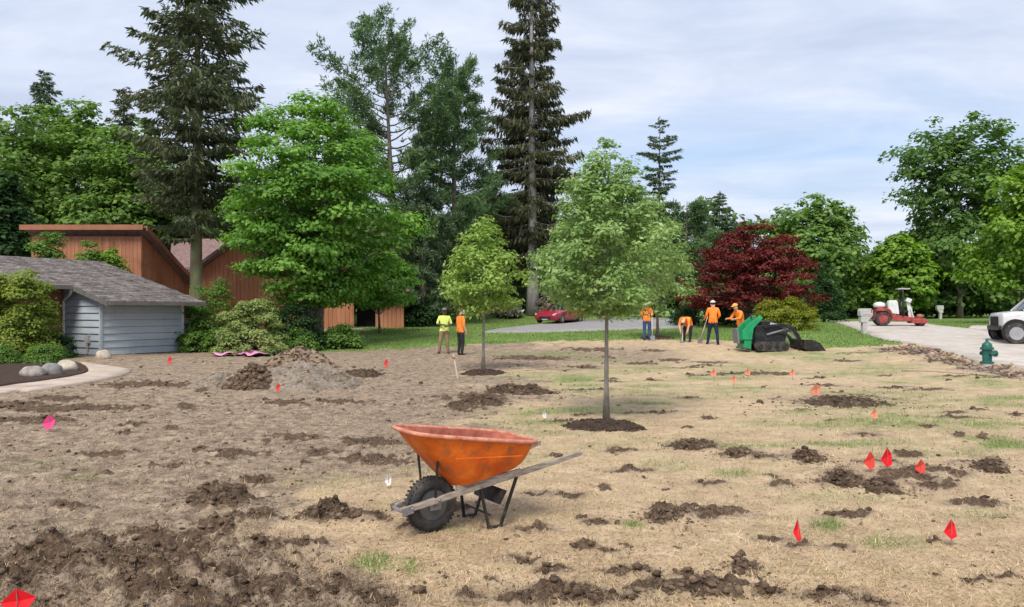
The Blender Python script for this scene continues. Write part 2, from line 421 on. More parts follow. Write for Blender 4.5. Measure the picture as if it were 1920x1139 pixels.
M['flag_red'] = leafmat('red_flag_film', (.75, .02, .03), (.82, .025, .035), trans=.35)
M['flag_coral'] = leafmat('coral_flag_film', (.80, .09, .06), (.85, .11, .075), trans=.4)
M['flag_orange'] = leafmat('faded_orange_flag_film', (.76, .36, .22), (.8, .4, .26), trans=.45)
M['flag_pink'] = leafmat('pink_flag_film', (.82, .09, .28), (.86, .12, .33), trans=.35)
M['flag_white'] = leafmat('white_flag_film', (.72, .70, .68), (.78, .76, .74), trans=.35)
M['pink_tarp'] = pmat('pink_sheet', (.62, .22, .42), (.74, .34, .54), 6, .7, .2, 12)
M['stake'] = pmat('stake_wood', (.52, .42, .36), (.66, .56, .48), 6, .85, .2, 30)
M['brickred'] = pmat('brick_rubble', (.24, .12, .085), (.36, .20, .145), 9, .9, .4, 30, island=.3)
M['rubble'] = pmat('rubble_stone', (.14, .10, .075), (.34, .27, .21), 9, .9, .4, 30, island=.5)
# ------------------------------------------------------------------ the ground
ROAD = [((1548, 602.6), (1740, 605)), ((1566, 605), (1745, 609)), ((1610, 620), (1812, 616.5)), ((1652, 636), (1900, 626)), ((1730, 648.5), (2050, 645)),
        ((1772, 659), (2250, 668)), ((1835, 677), (2450, 700)), ((1925, 690), (2700, 740)), ((2150, 722), (3300, 840))]
DRIVE = [((905, 624), (935, 617)), ((960, 624), (985, 611)), ((1040, 623), (1030, 606)), ((1110, 621), (1100, 600.5)), ((1200, 618), (1200, 597)),
         ((1262, 617), (1255, 597)), ((1310, 614), (1300, 600))]
PATH = [((-260, 800), (-260, 772)), ((0, 741), (0, 728)), ((60, 734), (80, 717)), ((133, 724), (140, 707)), ((190, 714), (165, 699)),
        ((236, 703), (160, 687)), ((248, 694), (150, 680))]
BED = [((-260, 772), (-260, 705)), ((0, 728), (0, 686)), ((80, 717), (60, 682)), ((140, 707), (120, 680)), ((164, 699), (146, 683)), ((160, 689), (152, 686))]
SIDE = [((1815, 617), (1822, 611.5)), ((1868, 619.5), (1868, 610.8)), ((1960, 621), (1960, 609))]
def densify(pairs, k=8):
    L, R = [], []
    n = len(pairs)
    def cr(p0, p1, p2, p3, t):
        return tuple(.5 * ((2 * b) + (-a + c) * t + (2 * a - 5 * b + 4 * c - d) * t * t + (-a + 3 * b - 3 * c + d) * t ** 3) for a, b, c, d in zip(p0, p1, p2, p3))
    for i in range(n - 1):
        for j in range(k + (i == n - 2)):
            t = j / k
            for s, O in ((0, L), (1, R)):
                O.append(cr(pairs[max(i - 1, 0)][s], pairs[i][s], pairs[i + 1][s], pairs[min(i + 2, n - 1)][s], t))
    return L, R
def sheet(name, pairs, mat, lift, across=6, kind='structure', k=8, lump=0.0):
    L, R = densify(pairs, k)
    V, F = [], []
    for a, b in zip(L, R):
        A, B = G(*a), G(*b)
        for j in range(across + 1):
            p = A.lerp(B, j / across)
            V.append((p.x, p.y, float(hgt(p.x, p.y)) + lift + lump * (float(fbm(p.x * 6, p.y * 6, 5)) - .35)))
    w = across + 1
    for i in range(len(L) - 1):
        for j in range(across): F.append((i * w + j, i * w + j + 1, (i + 1) * w + j + 1, (i + 1) * w + j))
    # skirts so that the slab has thickness
    V = np.array(V); F = np.array(F)
    nv = len(V); ring = list(range(0, nv, w)) + list(range(nv - w, nv))[1:] + list(range(nv - 1, -1, -w))[1:] + list(range(w - 1, -1, -1))[1:-1]
    V2 = V[ring].copy(); V2[:, 2] -= .15
    m = len(ring)
    F2 = np.array([(ring[i], ring[(i + 1) % m], nv + (i + 1) % m, nv + i) for i in range(m)])
    me = np_mesh(name, np.vstack([V, V2]), np.vstack([F, F2]))
    bm = bmesh.new(); bm.from_mesh(me); bmesh.ops.recalc_face_normals(bm, faces=bm.faces)
    if sum(f.normal.z for f in bm.faces) < 0: bmesh.ops.reverse_faces(bm, faces=bm.faces)
    bm.to_mesh(me); bm.free()
    o = link(name, me, mat)
    o['kind'] = kind
    return o, L + R[::-1]
road, P_ROAD = sheet('road', ROAD, M['concrete'], .03, 8)
drive, P_DRIVE = sheet('driveway', DRIVE, M['drive'], .03, 6)
path, P_PATH = sheet('garden_path', PATH, M['path'], .035, 5)
bed, P_BED = sheet('mulch_bed', BED, M['mulch'], .05, 14, lump=.05)
side, P_SIDE = sheet('side_driveway', SIDE, M['concrete'], .03, 4)

LAWN = np.array([(-3000, 640), (0, 640), (560, 668), (620, 660), (760, 653), (860, 650), (930, 645.5), (1010, 641), (1100, 638.5), (1200, 636), (1300, 637),
                 (1390, 640), (1500, 650), (1560, 652), (1620, 648), (1700, 645), (1800, 648), (4000, 700)], float)
# dark turned soil: px, py, half width, half height, lift in metres
DARK = [(420, 930, 58, 22, .10), (385, 952, 34, 12, .06), (482, 975, 48, 14, .07), (612, 967, 52, 11, .07), (682, 975, 34, 7, .03), (400, 995, 36, 12, .08),
        (290, 1010, 72, 14, .08), (80, 1040, 90, 20, .09), (220, 1062, 120, 22, .09), (385, 1076, 110, 22, .09), (560, 1028, 78, 11, .06), (30, 1090, 70, 22, .09),
        (300, 1112, 160, 24, .09), (475, 1100, 100, 18, .08), (620, 1118, 90, 18, .08), (700, 1132, 70, 14, .06), (170, 1025, 60, 12, .06),
        (1100, 1122, 115, 16, .06), (1040, 1104, 50, 10, .05), (1230, 1106, 62, 12, .07), (1322, 1100, 62, 11, .07), (1395, 1064, 24, 7, .06), (1290, 1086, 34, 8, .05),
        (1150, 1041, 26, 7, .05), (1445, 1112, 30, 8, .05), (1560, 1121, 52, 10, .06), (1640, 1135, 44, 8, .06), (978, 1056, 42, 9, .04), (880, 1125, 40, 12, .05),
        (960, 1130, 50, 10, .05), (1190, 1075, 40, 7, .04), (1030, 1075, 30, 6, .04),
        (1302, 834, 50, 8, .08), (1387, 852, 35, 9, .09), (1432, 862, 36, 6, .06), (1515, 860, 30, 9, .10), (1580, 896, 42, 14, .09), (1655, 908, 32, 11, .09),
        (1690, 890, 72, 10, .05), (1745, 886, 85, 10, .06), (1795, 889, 32, 6, .05), (1860, 871, 36, 11, .11), (1828, 868, 48, 4, .04), (1466, 908, 26, 8, .07),
        (1700, 858, 40, 5, .05), (1755, 910, 40, 7, .05), (1650, 870, 40, 5, .03),
        (1130, 919, 20, 7, .06), (1065, 936, 32, 7, .05), (1245, 962, 34, 9, .07), (1238, 982, 22, 8, .07), (1352, 962, 58, 11, .03), (1010, 930, 40, 5, .03),
        (1580, 753, 88, 10, .10), (1622, 816, 38, 5, .03), (1900, 778, 26, 4, .06), (1410, 700, 80, 3, .03), (1330, 783, 22, 4, .05), (1290, 800, 14, 3, .04),
        (965, 733, 62, 8, .13), (905, 748, 55, 10, .10), (875, 765, 45, 7, .08), (832, 748, 26, 5, .05), (640, 754, 75, 5, .06), (545, 756, 55, 8, .05), (680, 700, 48, 6, .14),
        (700, 862, 78, 9, .05), (690, 832, 66, 9, .05), (600, 850, 50, 7, .04), (790, 848, 30, 7, .04), (350, 765, 22, 6, .08), (380, 735, 20, 5, .06), (120, 955, 40, 6, .04),
        (300, 880, 30, 6, .04), (250, 800, 30, 4, .04), (1230, 657, 30, 3, .04), (1255, 676, 26, 4, .05), (1140, 672, 20, 3, .05), (1100, 688, 40, 3, .04), (1300, 690, 20, 3, .04),
        (1495, 1026, 30, 7, .04), (120, 766, 170, 9, 0), (270, 722, 120, 7, 0), (40, 790, 120, 9, 0), (420, 850, 60, 8, .02), (560, 820, 60, 7, .02), (200, 850, 50, 6, .02), (480, 905, 40, 6, .03), (1000, 672, 90, 6, .0), (1100, 655, 60, 4, 0), (1450, 1010, 40, 6, .02), (1600, 960, 40, 5, .02), (1830, 940, 50, 6, .02), (1120, 985, 40, 6, .03), (1010, 1000, 50, 7, .03), (1330, 905, 40, 5, .02), (1180, 880, 40, 5, .02), (30, 760, 60, 5, .03), (110, 750, 70, 5, .03), (850, 962, 55, 12, .02), (780, 990, 30, 8, .02)]
GREEN = [(1080, 711, 60, 9, .9), (1220, 692, 60, 7, .6), (985, 772, 28, 6, .5), (700, 1061, 40, 14, .95), (768, 1066, 18, 14, .7), (1392, 887, 62, 9, .65), (1187, 990, 22, 7, .85),
         (1552, 981, 30, 12, .9), (1680, 1014, 85, 13, .55), (1700, 792, 190, 16, .65), (1885, 836, 52, 9, .95), (1650, 770, 150, 14, .5), (1830, 800, 80, 12, .6),
         (1530, 672, 40, 8, .8), (1600, 700, 60, 8, .55), (165, 896, 48, 8, .45), (1470, 965, 22, 7, .5), (1260, 870, 90, 12, .3), (110, 1000, 40, 8, .35), (1640, 740, 180, 18, .35),
         (1400, 690, 120, 10, .45), (1300, 740, 160, 14, .3), (1150, 830, 120, 14, .25), (1750, 850, 120, 14, .35), (1560, 930, 160, 16, .28), (1000, 860, 80, 16, .22), (820, 880, 90, 14, .22), (640, 905, 120, 14, .25), (1850, 960, 90, 12, .3), (1450, 790, 120, 12, .3), (60, 870, 100, 12, .22), (40, 1085, 16, 8, .5), (850, 1000, 60, 10, .25)]
_r = random.Random(12)
GREEN += [(_r.uniform(1000, 1940), _r.uniform(660, 840), _r.uniform(40, 130), _r.uniform(2.5, 6), _r.uniform(.35, .7)) for _ in range(70)]
DARK += [(_r.uniform(980, 1940), _r.uniform(652, 800), _r.uniform(12, 50), _r.uniform(1.2, 2.6), .02) for _ in range(34)]
DARK += [(1690, 655, 45, 4, .02), (1740, 661, 45, 5, .02), (1790, 676, 50, 5, .02), (1850, 692, 55, 5, .02), (1915, 703, 50, 5, .02)]
DARK += [(_r.uniform(0, 1920), 800 + 330 * _r.random(), _r.uniform(8, 30), _r.uniform(2.5, 6), .03) for _ in range(48)]
DIRTLINE = np.array([(600, 1055), (640, 1050), (670, 1010), (700, 975), (760, 960), (800, 960), (850, 840), (900, 700), (960, 600), (1010, 560), (1139, 720), (1400, 900)], float)

def masks(x, y):
    px, py = topx(x, y, hgt(x, y))
    w1 = fbm(x * .55, y * .55, 3, 4) - .5; w2 = fbm(x * 2.2, y * 2.2, 11, 4) - .5; w3 = fbm(x * 7, y * 7, 23, 3) - .5
    edge = np.interp(py, DIRTLINE[:, 0], DIRTLINE[:, 1])
    dirt = sstep(170, -210, px - edge + 420 * w1 + 320 * w2 + 240 * w3)
    dirt = np.maximum(dirt, sstep(1020, 1130, py + 120 * w1 + 160 * w2) * sstep(1500, 1050, px) * .45)
    # reddish bare strip where the crew digs, and the loose verge
    dirt = np.maximum(dirt, .75 * np.exp(-((py - 668) / 26) ** 2) * sstep(1420, 1180, px) * sstep(700, 900, px))
    dirt = np.where(y < 1.5, .5, dirt)
    dark = np.zeros_like(x); lift = np.zeros_like(x); halo = np.zeros_like(x)
    for cx, cy, rx, ry, h in DARK:
        q = ((px - cx) / rx) ** 2 + ((py - cy) / ry) ** 2
        k = np.exp(-q * 1.1)
        halo = np.maximum(halo, np.exp(-q * .33) * min(1.0, rx / 30))
        dark = np.maximum(dark, k); lift = np.maximum(lift, h * np.exp(-q * 1.4))
    dirt = np.maximum(dirt, np.clip(halo * 1.0 + .5 * w2 + .5 * w3 - .12, 0, .85))
    tilled = sstep(-30, 60, py - np.interp(px, [0, 480, 700, 800], [1010, 985, 1090, 1190]))
    dark = np.maximum(dark, (.42 + .9 * w1) * tilled)
    w4 = fbm(x * 17, y * 17, 29, 3) - .5
    dk = sstep(.36, .66, dark + .8 * w2 + .9 * w3 + .6 * w4)
    green = np.zeros_like(x)
    for cx, cy, rx, ry, a in GREEN:
        green = np.maximum(green, a * np.exp(-(((px - cx) / rx) ** 2 + ((py - cy) / ry) ** 2)))
    green = np.clip(green * (1 + 1.6 * w2 + 1.2 * w3), 0, 1)
    ll = np.interp(px, LAWN[:, 0], LAWN[:, 1])
    lawn = sstep(3.0, -3.0, py - ll + 10 * w2) * (y > 5)
    lawn = np.maximum(lawn, ((y > 70) | (y < -1)) * 1.0)
    # bare earth in front of the house and under the old trees at left
    bare = in_poly(px, py, [(-900, 600), (620, 600), (600, 664), (-900, 700)])
    lawn = np.where(bare, 0, lawn); dirt = np.where(bare, 1, dirt)
    return px, py, dirt, dk, lift, green, lawn, tilled, dark

def micro(x, y, m=None):
    px, py, dirt, dk, lift, green, lawn, tilled, dark = m if m is not None else masks(x, y)
    b1 = np.abs(fbm(x * 3.2, y * 3.2, 41, 4) - .5) * 2
    b2 = fbm(x * 9, y * 9, 47, 4)
    b3 = fbm(x * 24, y * 24, 53, 3)
    z = (fbm(x * .35, y * .35, 61, 3) - .5) * .10 * sstep(3, 6, y)
    z = z + dirt * (1 - lawn) * ((b2 - .5) * .055 + (b3 - .5) * .03 + (.35 - b1) * .03)
    z = z + (1 - dirt) * (1 - lawn) * ((b3 - .5) * .022 + (b2 - .5) * .018)
    z = z + lift * .6 * np.clip(.2 + 1.6 * (b2 - .2), 0, 1.6) + dk * ((b2 - .45) * .05 + (b3 - .5) * .04)
    z = z + tilled * ((b2 - .45) * .06 + (b1 - .4) * -.03 + (b3 - .5) * .05)
    ok = np.ones(x.shape)
    for P, e in ((P_ROAD, 5), (P_DRIVE, 2), (P_PATH, 5), (P_BED, 4), (P_SIDE, 2)):
        q = in_poly(px, py, P)
        ok = np.where(q, 0, ok)
    z = z * ok
    # keep the land smooth and a touch low near slabs and house
    near = np.zeros(x.shape, bool)
    for P in (P_ROAD, P_DRIVE, P_PATH, P_BED, P_SIDE):
        for ox, oy in ((8, 0), (-8, 0), (0, 3), (0, -3)): near |= in_poly(px + ox, py + oy, P)
    z = np.where(near, np.minimum(z * .5, .022), z)
    return z

NC = 545
tt = np.concatenate([[-40, -12, -5, -2.5, -1.5, -1.1, -.9], np.linspace(-.78, .78, NC), [.9, 1.1, 1.5, 2.5, 5, 12, 40]])
ys = [-1.5, -.5, .5, 1.5, 2.2, 2.8, 3.2]
while ys[-1] < 75: ys.append(ys[-1] + .0168 * (max(ys[-1], 4.2) / 4.2) ** 1.5)
ys += [80, 90, 105, 130, 170, 240, 400, 800, 1600, 3200]
ys = np.array(ys)
YY, TT = np.meshgrid(ys, tt, indexing='ij')
XX = (YY + 3.0) * TT
mk = masks(XX, YY)
ZZ = hgt(XX, YY) + micro(XX, YY, mk)
nr, nc = XX.shape
idx = np.arange(nr * nc).reshape(nr, nc)
Fq = np.stack([idx[:-1, :-1], idx[:-1, 1:], idx[1:, 1:], idx[1:, :-1]], -1).reshape(-1, 4)
gme = np_mesh('ground', np.stack([XX, YY, ZZ], -1).reshape(-1, 3), Fq)
attr(gme, 'dirt', mk[2]); attr(gme, 'dark', mk[3]); attr(gme, 'green', mk[5]); attr(gme, 'lawn', mk[6])
gme.polygons.foreach_set('use_smooth', np.ones(len(Fq), bool))

def ground_mat():
    m, n, l = nt('ground_cover')
    out = n.new('ShaderNodeOutputMaterial'); b = n.new('ShaderNodeBsdfPrincipled'); l.new(b.outputs[0], out.inputs[0])
    b.inputs['Roughness'].default_value = .95; b.inputs['Specular IOR Level'].default_value = .1
    t = n.new('ShaderNodeTexCoord')
    def noise(s, d=6, r=.6, st=(1, 1, 1)):
        mpn = n.new('ShaderNodeMapping'); mpn.inputs['Scale'].default_value = st; l.new(t.outputs['Object'], mpn.inputs[0])
        q = n.new('ShaderNodeTexNoise'); q.inputs['Scale'].default_value = s; q.inputs['Detail'].default_value = d; q.inputs['Roughness'].default_value = r
        l.new(mpn.outputs[0], q.inputs['Vector']); return q.outputs['Fac']
    def at_(nm):
        a = n.new('ShaderNodeAttribute'); a.attribute_name = nm; return a.outputs['Fac']
    def mth(op, a, b_=None, c=None):
        q = n.new('ShaderNodeMath'); q.operation = op
        for i, v in enumerate((a, b_, c)):
            if v is None: continue
            if isinstance(v, (int, float)): q.inputs[i].default_value = v
            else: l.new(v, q.inputs[i])
        return q.outputs[0]
    def mixc(f, a, b_):
        q = n.new('ShaderNodeMix'); q.data_type = 'RGBA'; l.new(f, q.inputs[0]) if not isinstance(f, float) else setattr(q.inputs[0], 'default_value', f)
        l.new(a, q.inputs[6]); l.new(b_, q.inputs[7]); return q.outputs[2]
    def col(f, *st):
        r = ramp(n, list(st)); l.new(f, r.inputs[0]); return r.outputs[0]
    fine, mid, big = noise(38, 8, .7), noise(7, 8, .65), noise(.9, 5, .6)
    grain = noise(110, 4, .6)
    straw = col(mth('MULTIPLY_ADD', grain, .5, mth('MULTIPLY', fine, .5)), (.30, (.24, .165, .105)), (.46, (.50, .365, .225)), (.62, (.67, .52, .345)))
    straw2 = col(noise(3.4, 8, .68), (.38, (.29, .20, .135)), (.5, (.51, .375, .24)), (.62, (.69, .535, .36)))
    straw = mixc(.42, straw, straw2)
    ol = n.new('ShaderNodeMapRange'); ol.inputs[1].default_value = .5; ol.inputs[2].default_value = .68; ol.inputs[4].default_value = .4; l.new(noise(1.3, 6, .65), ol.inputs[0])
    olc = n.new('ShaderNodeRGB'); olc.outputs[0].default_value = (.38, .35, .16, 1); straw = mixc(ol.outputs[0], straw, olc.outputs[0])
    pk_ = n.new('ShaderNodeMapRange'); pk_.inputs[1].default_value = .5; pk_.inputs[2].default_value = .7; pk_.inputs[4].default_value = .55; l.new(noise(1.05, 7, .68, (1, 1.2, 1)), pk_.inputs[0])
    pkc = n.new('ShaderNodeRGB'); pkc.outputs[0].default_value = (.36, .23, .155, 1); straw = mixc(pk_.outputs[0], straw, pkc.outputs[0])
    dirt = col(mth('MULTIPLY_ADD', fine, .38, mth('MULTIPLY', mid, .62)), (.39, (.085, .058, .04)), (.49, (.27, .20, .142)), (.60, (.50, .395, .28)))
    dirt2 = col(noise(2.6, 7, .68), (.38, (.15, .108, .08)), (.5, (.30, .225, .165)), (.62, (.46, .35, .25)))
    dirt = mixc(.4, dirt, dirt2)
    darkc = col(mth('MULTIPLY_ADD', fine, .6, mth('MULTIPLY', mid, .4)), (.34, (.055, .036, .024)), (.52, (.13, .087, .058)), (.66, (.26, .185, .125)))
    grn = col(mth('MULTIPLY_ADD', fine, .5, mth('MULTIPLY', mid, .5)), (.35, (.085, .15, .035)), (.65, (.22, .30, .09)))
    lawnc = col(mth('MULTIPLY_ADD', noise(14, 8, .7), .5, mth('MULTIPLY', noise(.6, 5, .6), .5)), (.33, (.085, .14, .035)), (.5, (.155, .235, .06)), (.66, (.25, .32, .10)))
    s9 = col(noise(8.5, 6, .7), (.58, (0, 0, 0)), (.66, (.8,) * 3)); s9b = n.new('ShaderNodeRGBToBW'); l.new(s9, s9b.inputs[0]); dirt = mixc(s9b.outputs[0], dirt, darkc)
    fd = mth('ADD', at_('dirt'), mth('MULTIPLY_ADD', fine, 1.0, -.5))
    fdr = n.new('ShaderNodeMapRange'); fdr.inputs[1].default_value = .3; fdr.inputs[2].default_value = .72; l.new(fd, fdr.inputs[0])
    c = mixc(fdr.outputs[0], straw, dirt)
    fg = mth('MINIMUM', mth('MAXIMUM', mth('ADD', at_('green'), mth('MULTIPLY_ADD', fine, .9, -.5)), 0.0), .85)
    c = mixc(fg, c, grn)
    fl = n.new('ShaderNodeMapRange'); fl.inputs[1].default_value = .3; fl.inputs[2].default_value = .7
    l.new(mth('ADD', at_('lawn'), mth('MULTIPLY_ADD', mid, .5, -.25)), fl.inputs[0])
    c = mixc(fl.outputs[0], c, lawnc)
    fk = n.new('ShaderNodeMapRange'); fk.inputs[1].default_value = .32; fk.inputs[2].default_value = .78
    l.new(mth('ADD', at_('dark'), mth('MULTIPLY_ADD', fine, .9, -.45)), fk.inputs[0])
    c = mixc(fk.outputs[0], c, darkc)
    sp = col(noise(21, 7, .7), (.60, (0, 0, 0)), (.67, (.75,) * 3)); spb = n.new('ShaderNodeRGBToBW'); l.new(sp, spb.inputs[0])
    c = mixc(spb.outputs[0], c, darkc)
    l.new(c, b.inputs['Base Color'])
    bp = n.new('ShaderNodeBump'); bp.inputs['Strength'].default_value = .75; bp.inputs['Distance'].default_value = .028
    l.new(mth('MULTIPLY_ADD', grain, .35, fine), bp.inputs['Height']); l.new(bp.outputs[0], b.inputs['Normal'])
    return m
ground = link('ground', gme, ground_mat()); ground['kind'] = 'structure'

def gz(x, y):
    return hgt(x, y) + micro(np.asarray(x, float), np.asarray(y, float))
def GZ(px, py):
    """ground point with its lumps"""
    p = G(px, py); a = np.array([p.x]); b = np.array([p.y])
    return Vector((p.x, p.y, float(gz(a, b)[0])))

# loose clods of soil, uncounted: one object
def ico(sub):
    bm = bmesh.new(); bmesh.ops.create_icosphere(bm, subdivisions=sub, radius=1.0)
    V = np.array([v.co[:] for v in bm.verts]); F = np.array([[v.index for v in f.verts] for f in bm.faces]); bm.free(); return V, F
ICO1, ICO2, ICO3 = ico(1), ico(2), ico(3)
def lumps(P, S, ico_, rng, flat=.7, rough=.35):
    V0, F0 = ico_; n = len(P); k = len(V0)
    V = np.repeat(V0[None], n, 0)
    V = V * (1 + rough * (rng.random((n, k, 1)) - .5) * 1.6) + rough * .35 * rng.normal(size=(n, k, 3))
    sc = S[:, None, None] * np.stack([.8 + .6 * rng.random(n), .8 + .6 * rng.random(n), flat * (.7 + .6 * rng.random(n))], -1)[:, None, :]
    V = V * sc
    a = rng.random(n) * 6.283; ca, sa = np.cos(a)[:, None], np.sin(a)[:, None]
    V = np.stack([V[..., 0] * ca - V[..., 1] * sa, V[..., 0] * sa + V[..., 1] * ca, V[..., 2]], -1) + P[:, None, :]
    F = (F0[None] + (np.arange(n) * k)[:, None, None]).reshape(-1, 3)
    return V.reshape(-1, 3), F
def scatter_ground(n, y0, y1, fn, rng, p=1.6, wx=.74):
    """points on the ground, denser nearby, kept with the chance fn gives"""
    u = rng.random(n); y = (y0 ** (1 - p) + u * (y1 ** (1 - p) - y0 ** (1 - p))) ** (1 / (1 - p))
    x = (rng.random(n) * 2 - 1) * wx * y
    m = masks(x, y); keep = rng.random(n) < fn(m)
    for P_ in (P_ROAD, P_DRIVE, P_PATH, P_BED, P_SIDE): keep &= ~in_poly(m[0], m[1], P_)
    x, y = x[keep], y[keep]
    return np.stack([x, y, gz(x, y)], -1), [q[keep] for q in m]
rng = np.random.default_rng(5)
P, m = scatter_ground(42000, 3.9, 30, lambda m: np.clip(m[3] * .6 + m[7] * .2 + m[2] * .08 + .02, 0, 1) * (1 - m[6]), rng)
S = (.004 + .020 * rng.random(len(P)) ** 4.0) * (1 + .6 * m[3]); S *= np.clip(P[:, 1] / 9, .8, 2.0)
V1, F1 = lumps(P + np.array([0, 0, .2]) * S[:, None], S, ICO1, rng)
o = link('soil_clods', np_mesh('soil_clods', V1, F1), M['soil']); tag(o, 'loose dark soil clods strewn over the torn-up lawn', 'soil clods', kind='stuff')
P, m = scatter_ground(13000, 3.9, 26, lambda m: np.clip(m[2] * .5 + .03, 0, 1) * (1 - m[6]) * (1 - m[3]), rng)
S = (.005 + .022 * rng.random(len(P)) ** 3.2); S *= np.clip(P[:, 1] / 8, .8, 2.0)
V1, F1 = lumps(P, S, (ICO1[0], ICO1[1]), rng)
o = link('dry_crumbs', np_mesh('dry_crumbs', V1, F1), M['soil_dry']); tag(o, 'pale dry crumbs of earth littering the brown dirt', 'earth crumbs', kind='stuff')

# dry and green blades of grass, torn roots
def blades(P, L, Wd, rng, lean=1.0):
    n = len(P); a = rng.random(n) * 6.283; el = np.clip(rng.normal(.35, .3, n) * lean, .02, 1.4)
    d = np.stack([np.cos(a) * np.cos(el), np.sin(a) * np.cos(el), np.sin(el)], -1)
    s = np.stack([-np.sin(a), np.cos(a), np.zeros(n)], -1)
    V = np.stack([P - s * Wd[:, None], P + s * Wd[:, None], P + d * L[:, None]], 1)
    return V.reshape(-1, 3), np.arange(3 * n).reshape(-1, 3)
P, m = scatter_ground(150000, 3.9, 16, lambda m: np.clip((1 - m[2]) + .22, 0, 1) * (1 - .85 * m[3]) * (1 - m[6]) * .8, rng, p=1.9)
V1, F1 = blades(P, .02 + .05 * rng.random(len(P)), (.0016 + .0022 * rng.random(len(P))) * np.clip(P[:, 1] / 6, 1, 2), rng, .8)
o = link('dry_grass', np_mesh('dry_grass', V1, F1), M['straw']); tag(o, 'short dead straw-coloured grass lying over the lawn', 'dry grass', kind='stuff')
P, m = scatter_ground(150000, 3.9, 14, lambda m: np.clip(m[3] * .9 + m[7] * .5 + m[2] * .25, 0, 1) * (1 - m[6]), rng, p=1.9)
V1, F1 = blades(P + np.array([0, 0, .006]), .015 + .045 * rng.random(len(P)) ** 1.5, (.0014 + .002 * rng.random(len(P))) * np.clip(P[:, 1] / 6, 1, 2), rng, 1.3)
o = link('torn_roots', np_mesh('torn_roots', V1, F1), M['root']); tag(o, 'torn brown roots and thatch matted over the turned soil', 'roots', kind='stuff')
P, m = scatter_ground(160000, 3.9, 24, lambda m: np.clip(m[5] * 1.3 - .1, 0, 1) * (1 - m[3]), rng, p=1.9)
V1, F1 = blades(P, (.025 + .06 * rng.random(len(P))) * (.6 + .6 * m[5]), (.0016 + .002 * rng.random(len(P))) * np.clip(P[:, 1] / 6, 1, 2.5), rng, 2.0)
o = link('green_grass_tufts', np_mesh('green_grass_tufts', V1, F1), M['grassblade']); tag(o, 'sparse tufts of surviving green grass in the dead lawn', 'grass', kind='stuff')
P, m = scatter_ground(130000, 24, 58, lambda m: m[6] * (m[0] > 560) * (m[0] < 1950), rng, p=1.2)
V1, F1 = blades(P, .05 + .06 * rng.random(len(P)), .012 + .012 * rng.random(len(P)), rng, 2.4)
o = link('lawn_grass', np_mesh('lawn_grass', V1, F1), M['grassblade']); tag(o, 'mown green lawn grass along the drive and road', 'grass', kind='stuff')
# ------------------------------------------------------------------ foliage makers
def unit(a): return a / np.maximum(np.linalg.norm(a, axis=-1, keepdims=True), 1e-9)
def leaf_quads(P, N, L, Wd, rng, T=None, fold=.18):
    """diamond blades: base, two sides, tip"""
    n = len(P); N = unit(N)
    if T is None: T = rng.normal(size=(n, 3))
    T = T - N * np.sum(T * N, -1, keepdims=True); T = unit(T); B = np.cross(N, T)
    L, Wd = L[:, None], Wd[:, None]
    V = np.stack([P - T * L * .5, P + B * Wd * .5 + N * Wd * fold, P + T * L * .5, P - B * Wd * .5 + N * Wd * fold], 1)
    return V.reshape(-1, 3)
def quads(n): return np.arange(4 * n).reshape(-1, 4)
def trunk_path(H, wob, rng, k=9, lean=(0, 0)):
    ph = rng.random(4) * 6
    return [(wob * math.sin(ph[0] + 2.2 * t) * t + lean[0] * t, wob * math.cos(ph[1] + 2.7 * t) * t + lean[1] * t, H * t) for t in np.linspace(0, 1, k)]
def lerp_path(path, z):
    zs = [p[2] for p in path]
    return np.array([np.interp(z, zs, [p[0] for p in path]), np.interp(z, zs, [p[1] for p in path]), z])

def clump_leaves(C, R, per, lsize, rng, flat=.6, up=.8, outc=None, shell=.45):
    n = len(C)
    cnt = np.maximum(6, (per * (R / R.mean()) ** 2).astype(int))
    ci = np.repeat(np.arange(n), cnt); m = len(ci)
    d = unit(rng.normal(size=(m, 3))); d[:, 2] = np.where(d[:, 2] < -.35, -d[:, 2] * .6, d[:, 2])
    r = rng.random(m) ** shell
    off = d * (R[ci] * r)[:, None]; off[:, 2] *= flat
    # ragged edge
    off *= (1 + .35 * (rng.random((m, 1)) - .5))
    Pp = C[ci] + off
    out = unit(C[ci] - outc) if outc is not None else 0
    N = d * .9 + np.array([0, 0, up]) + .35 * out + rng.normal(size=(m, 3)) * .45
    L = lsize * (.65 + .7 * rng.random(m))
    return Pp, N, L

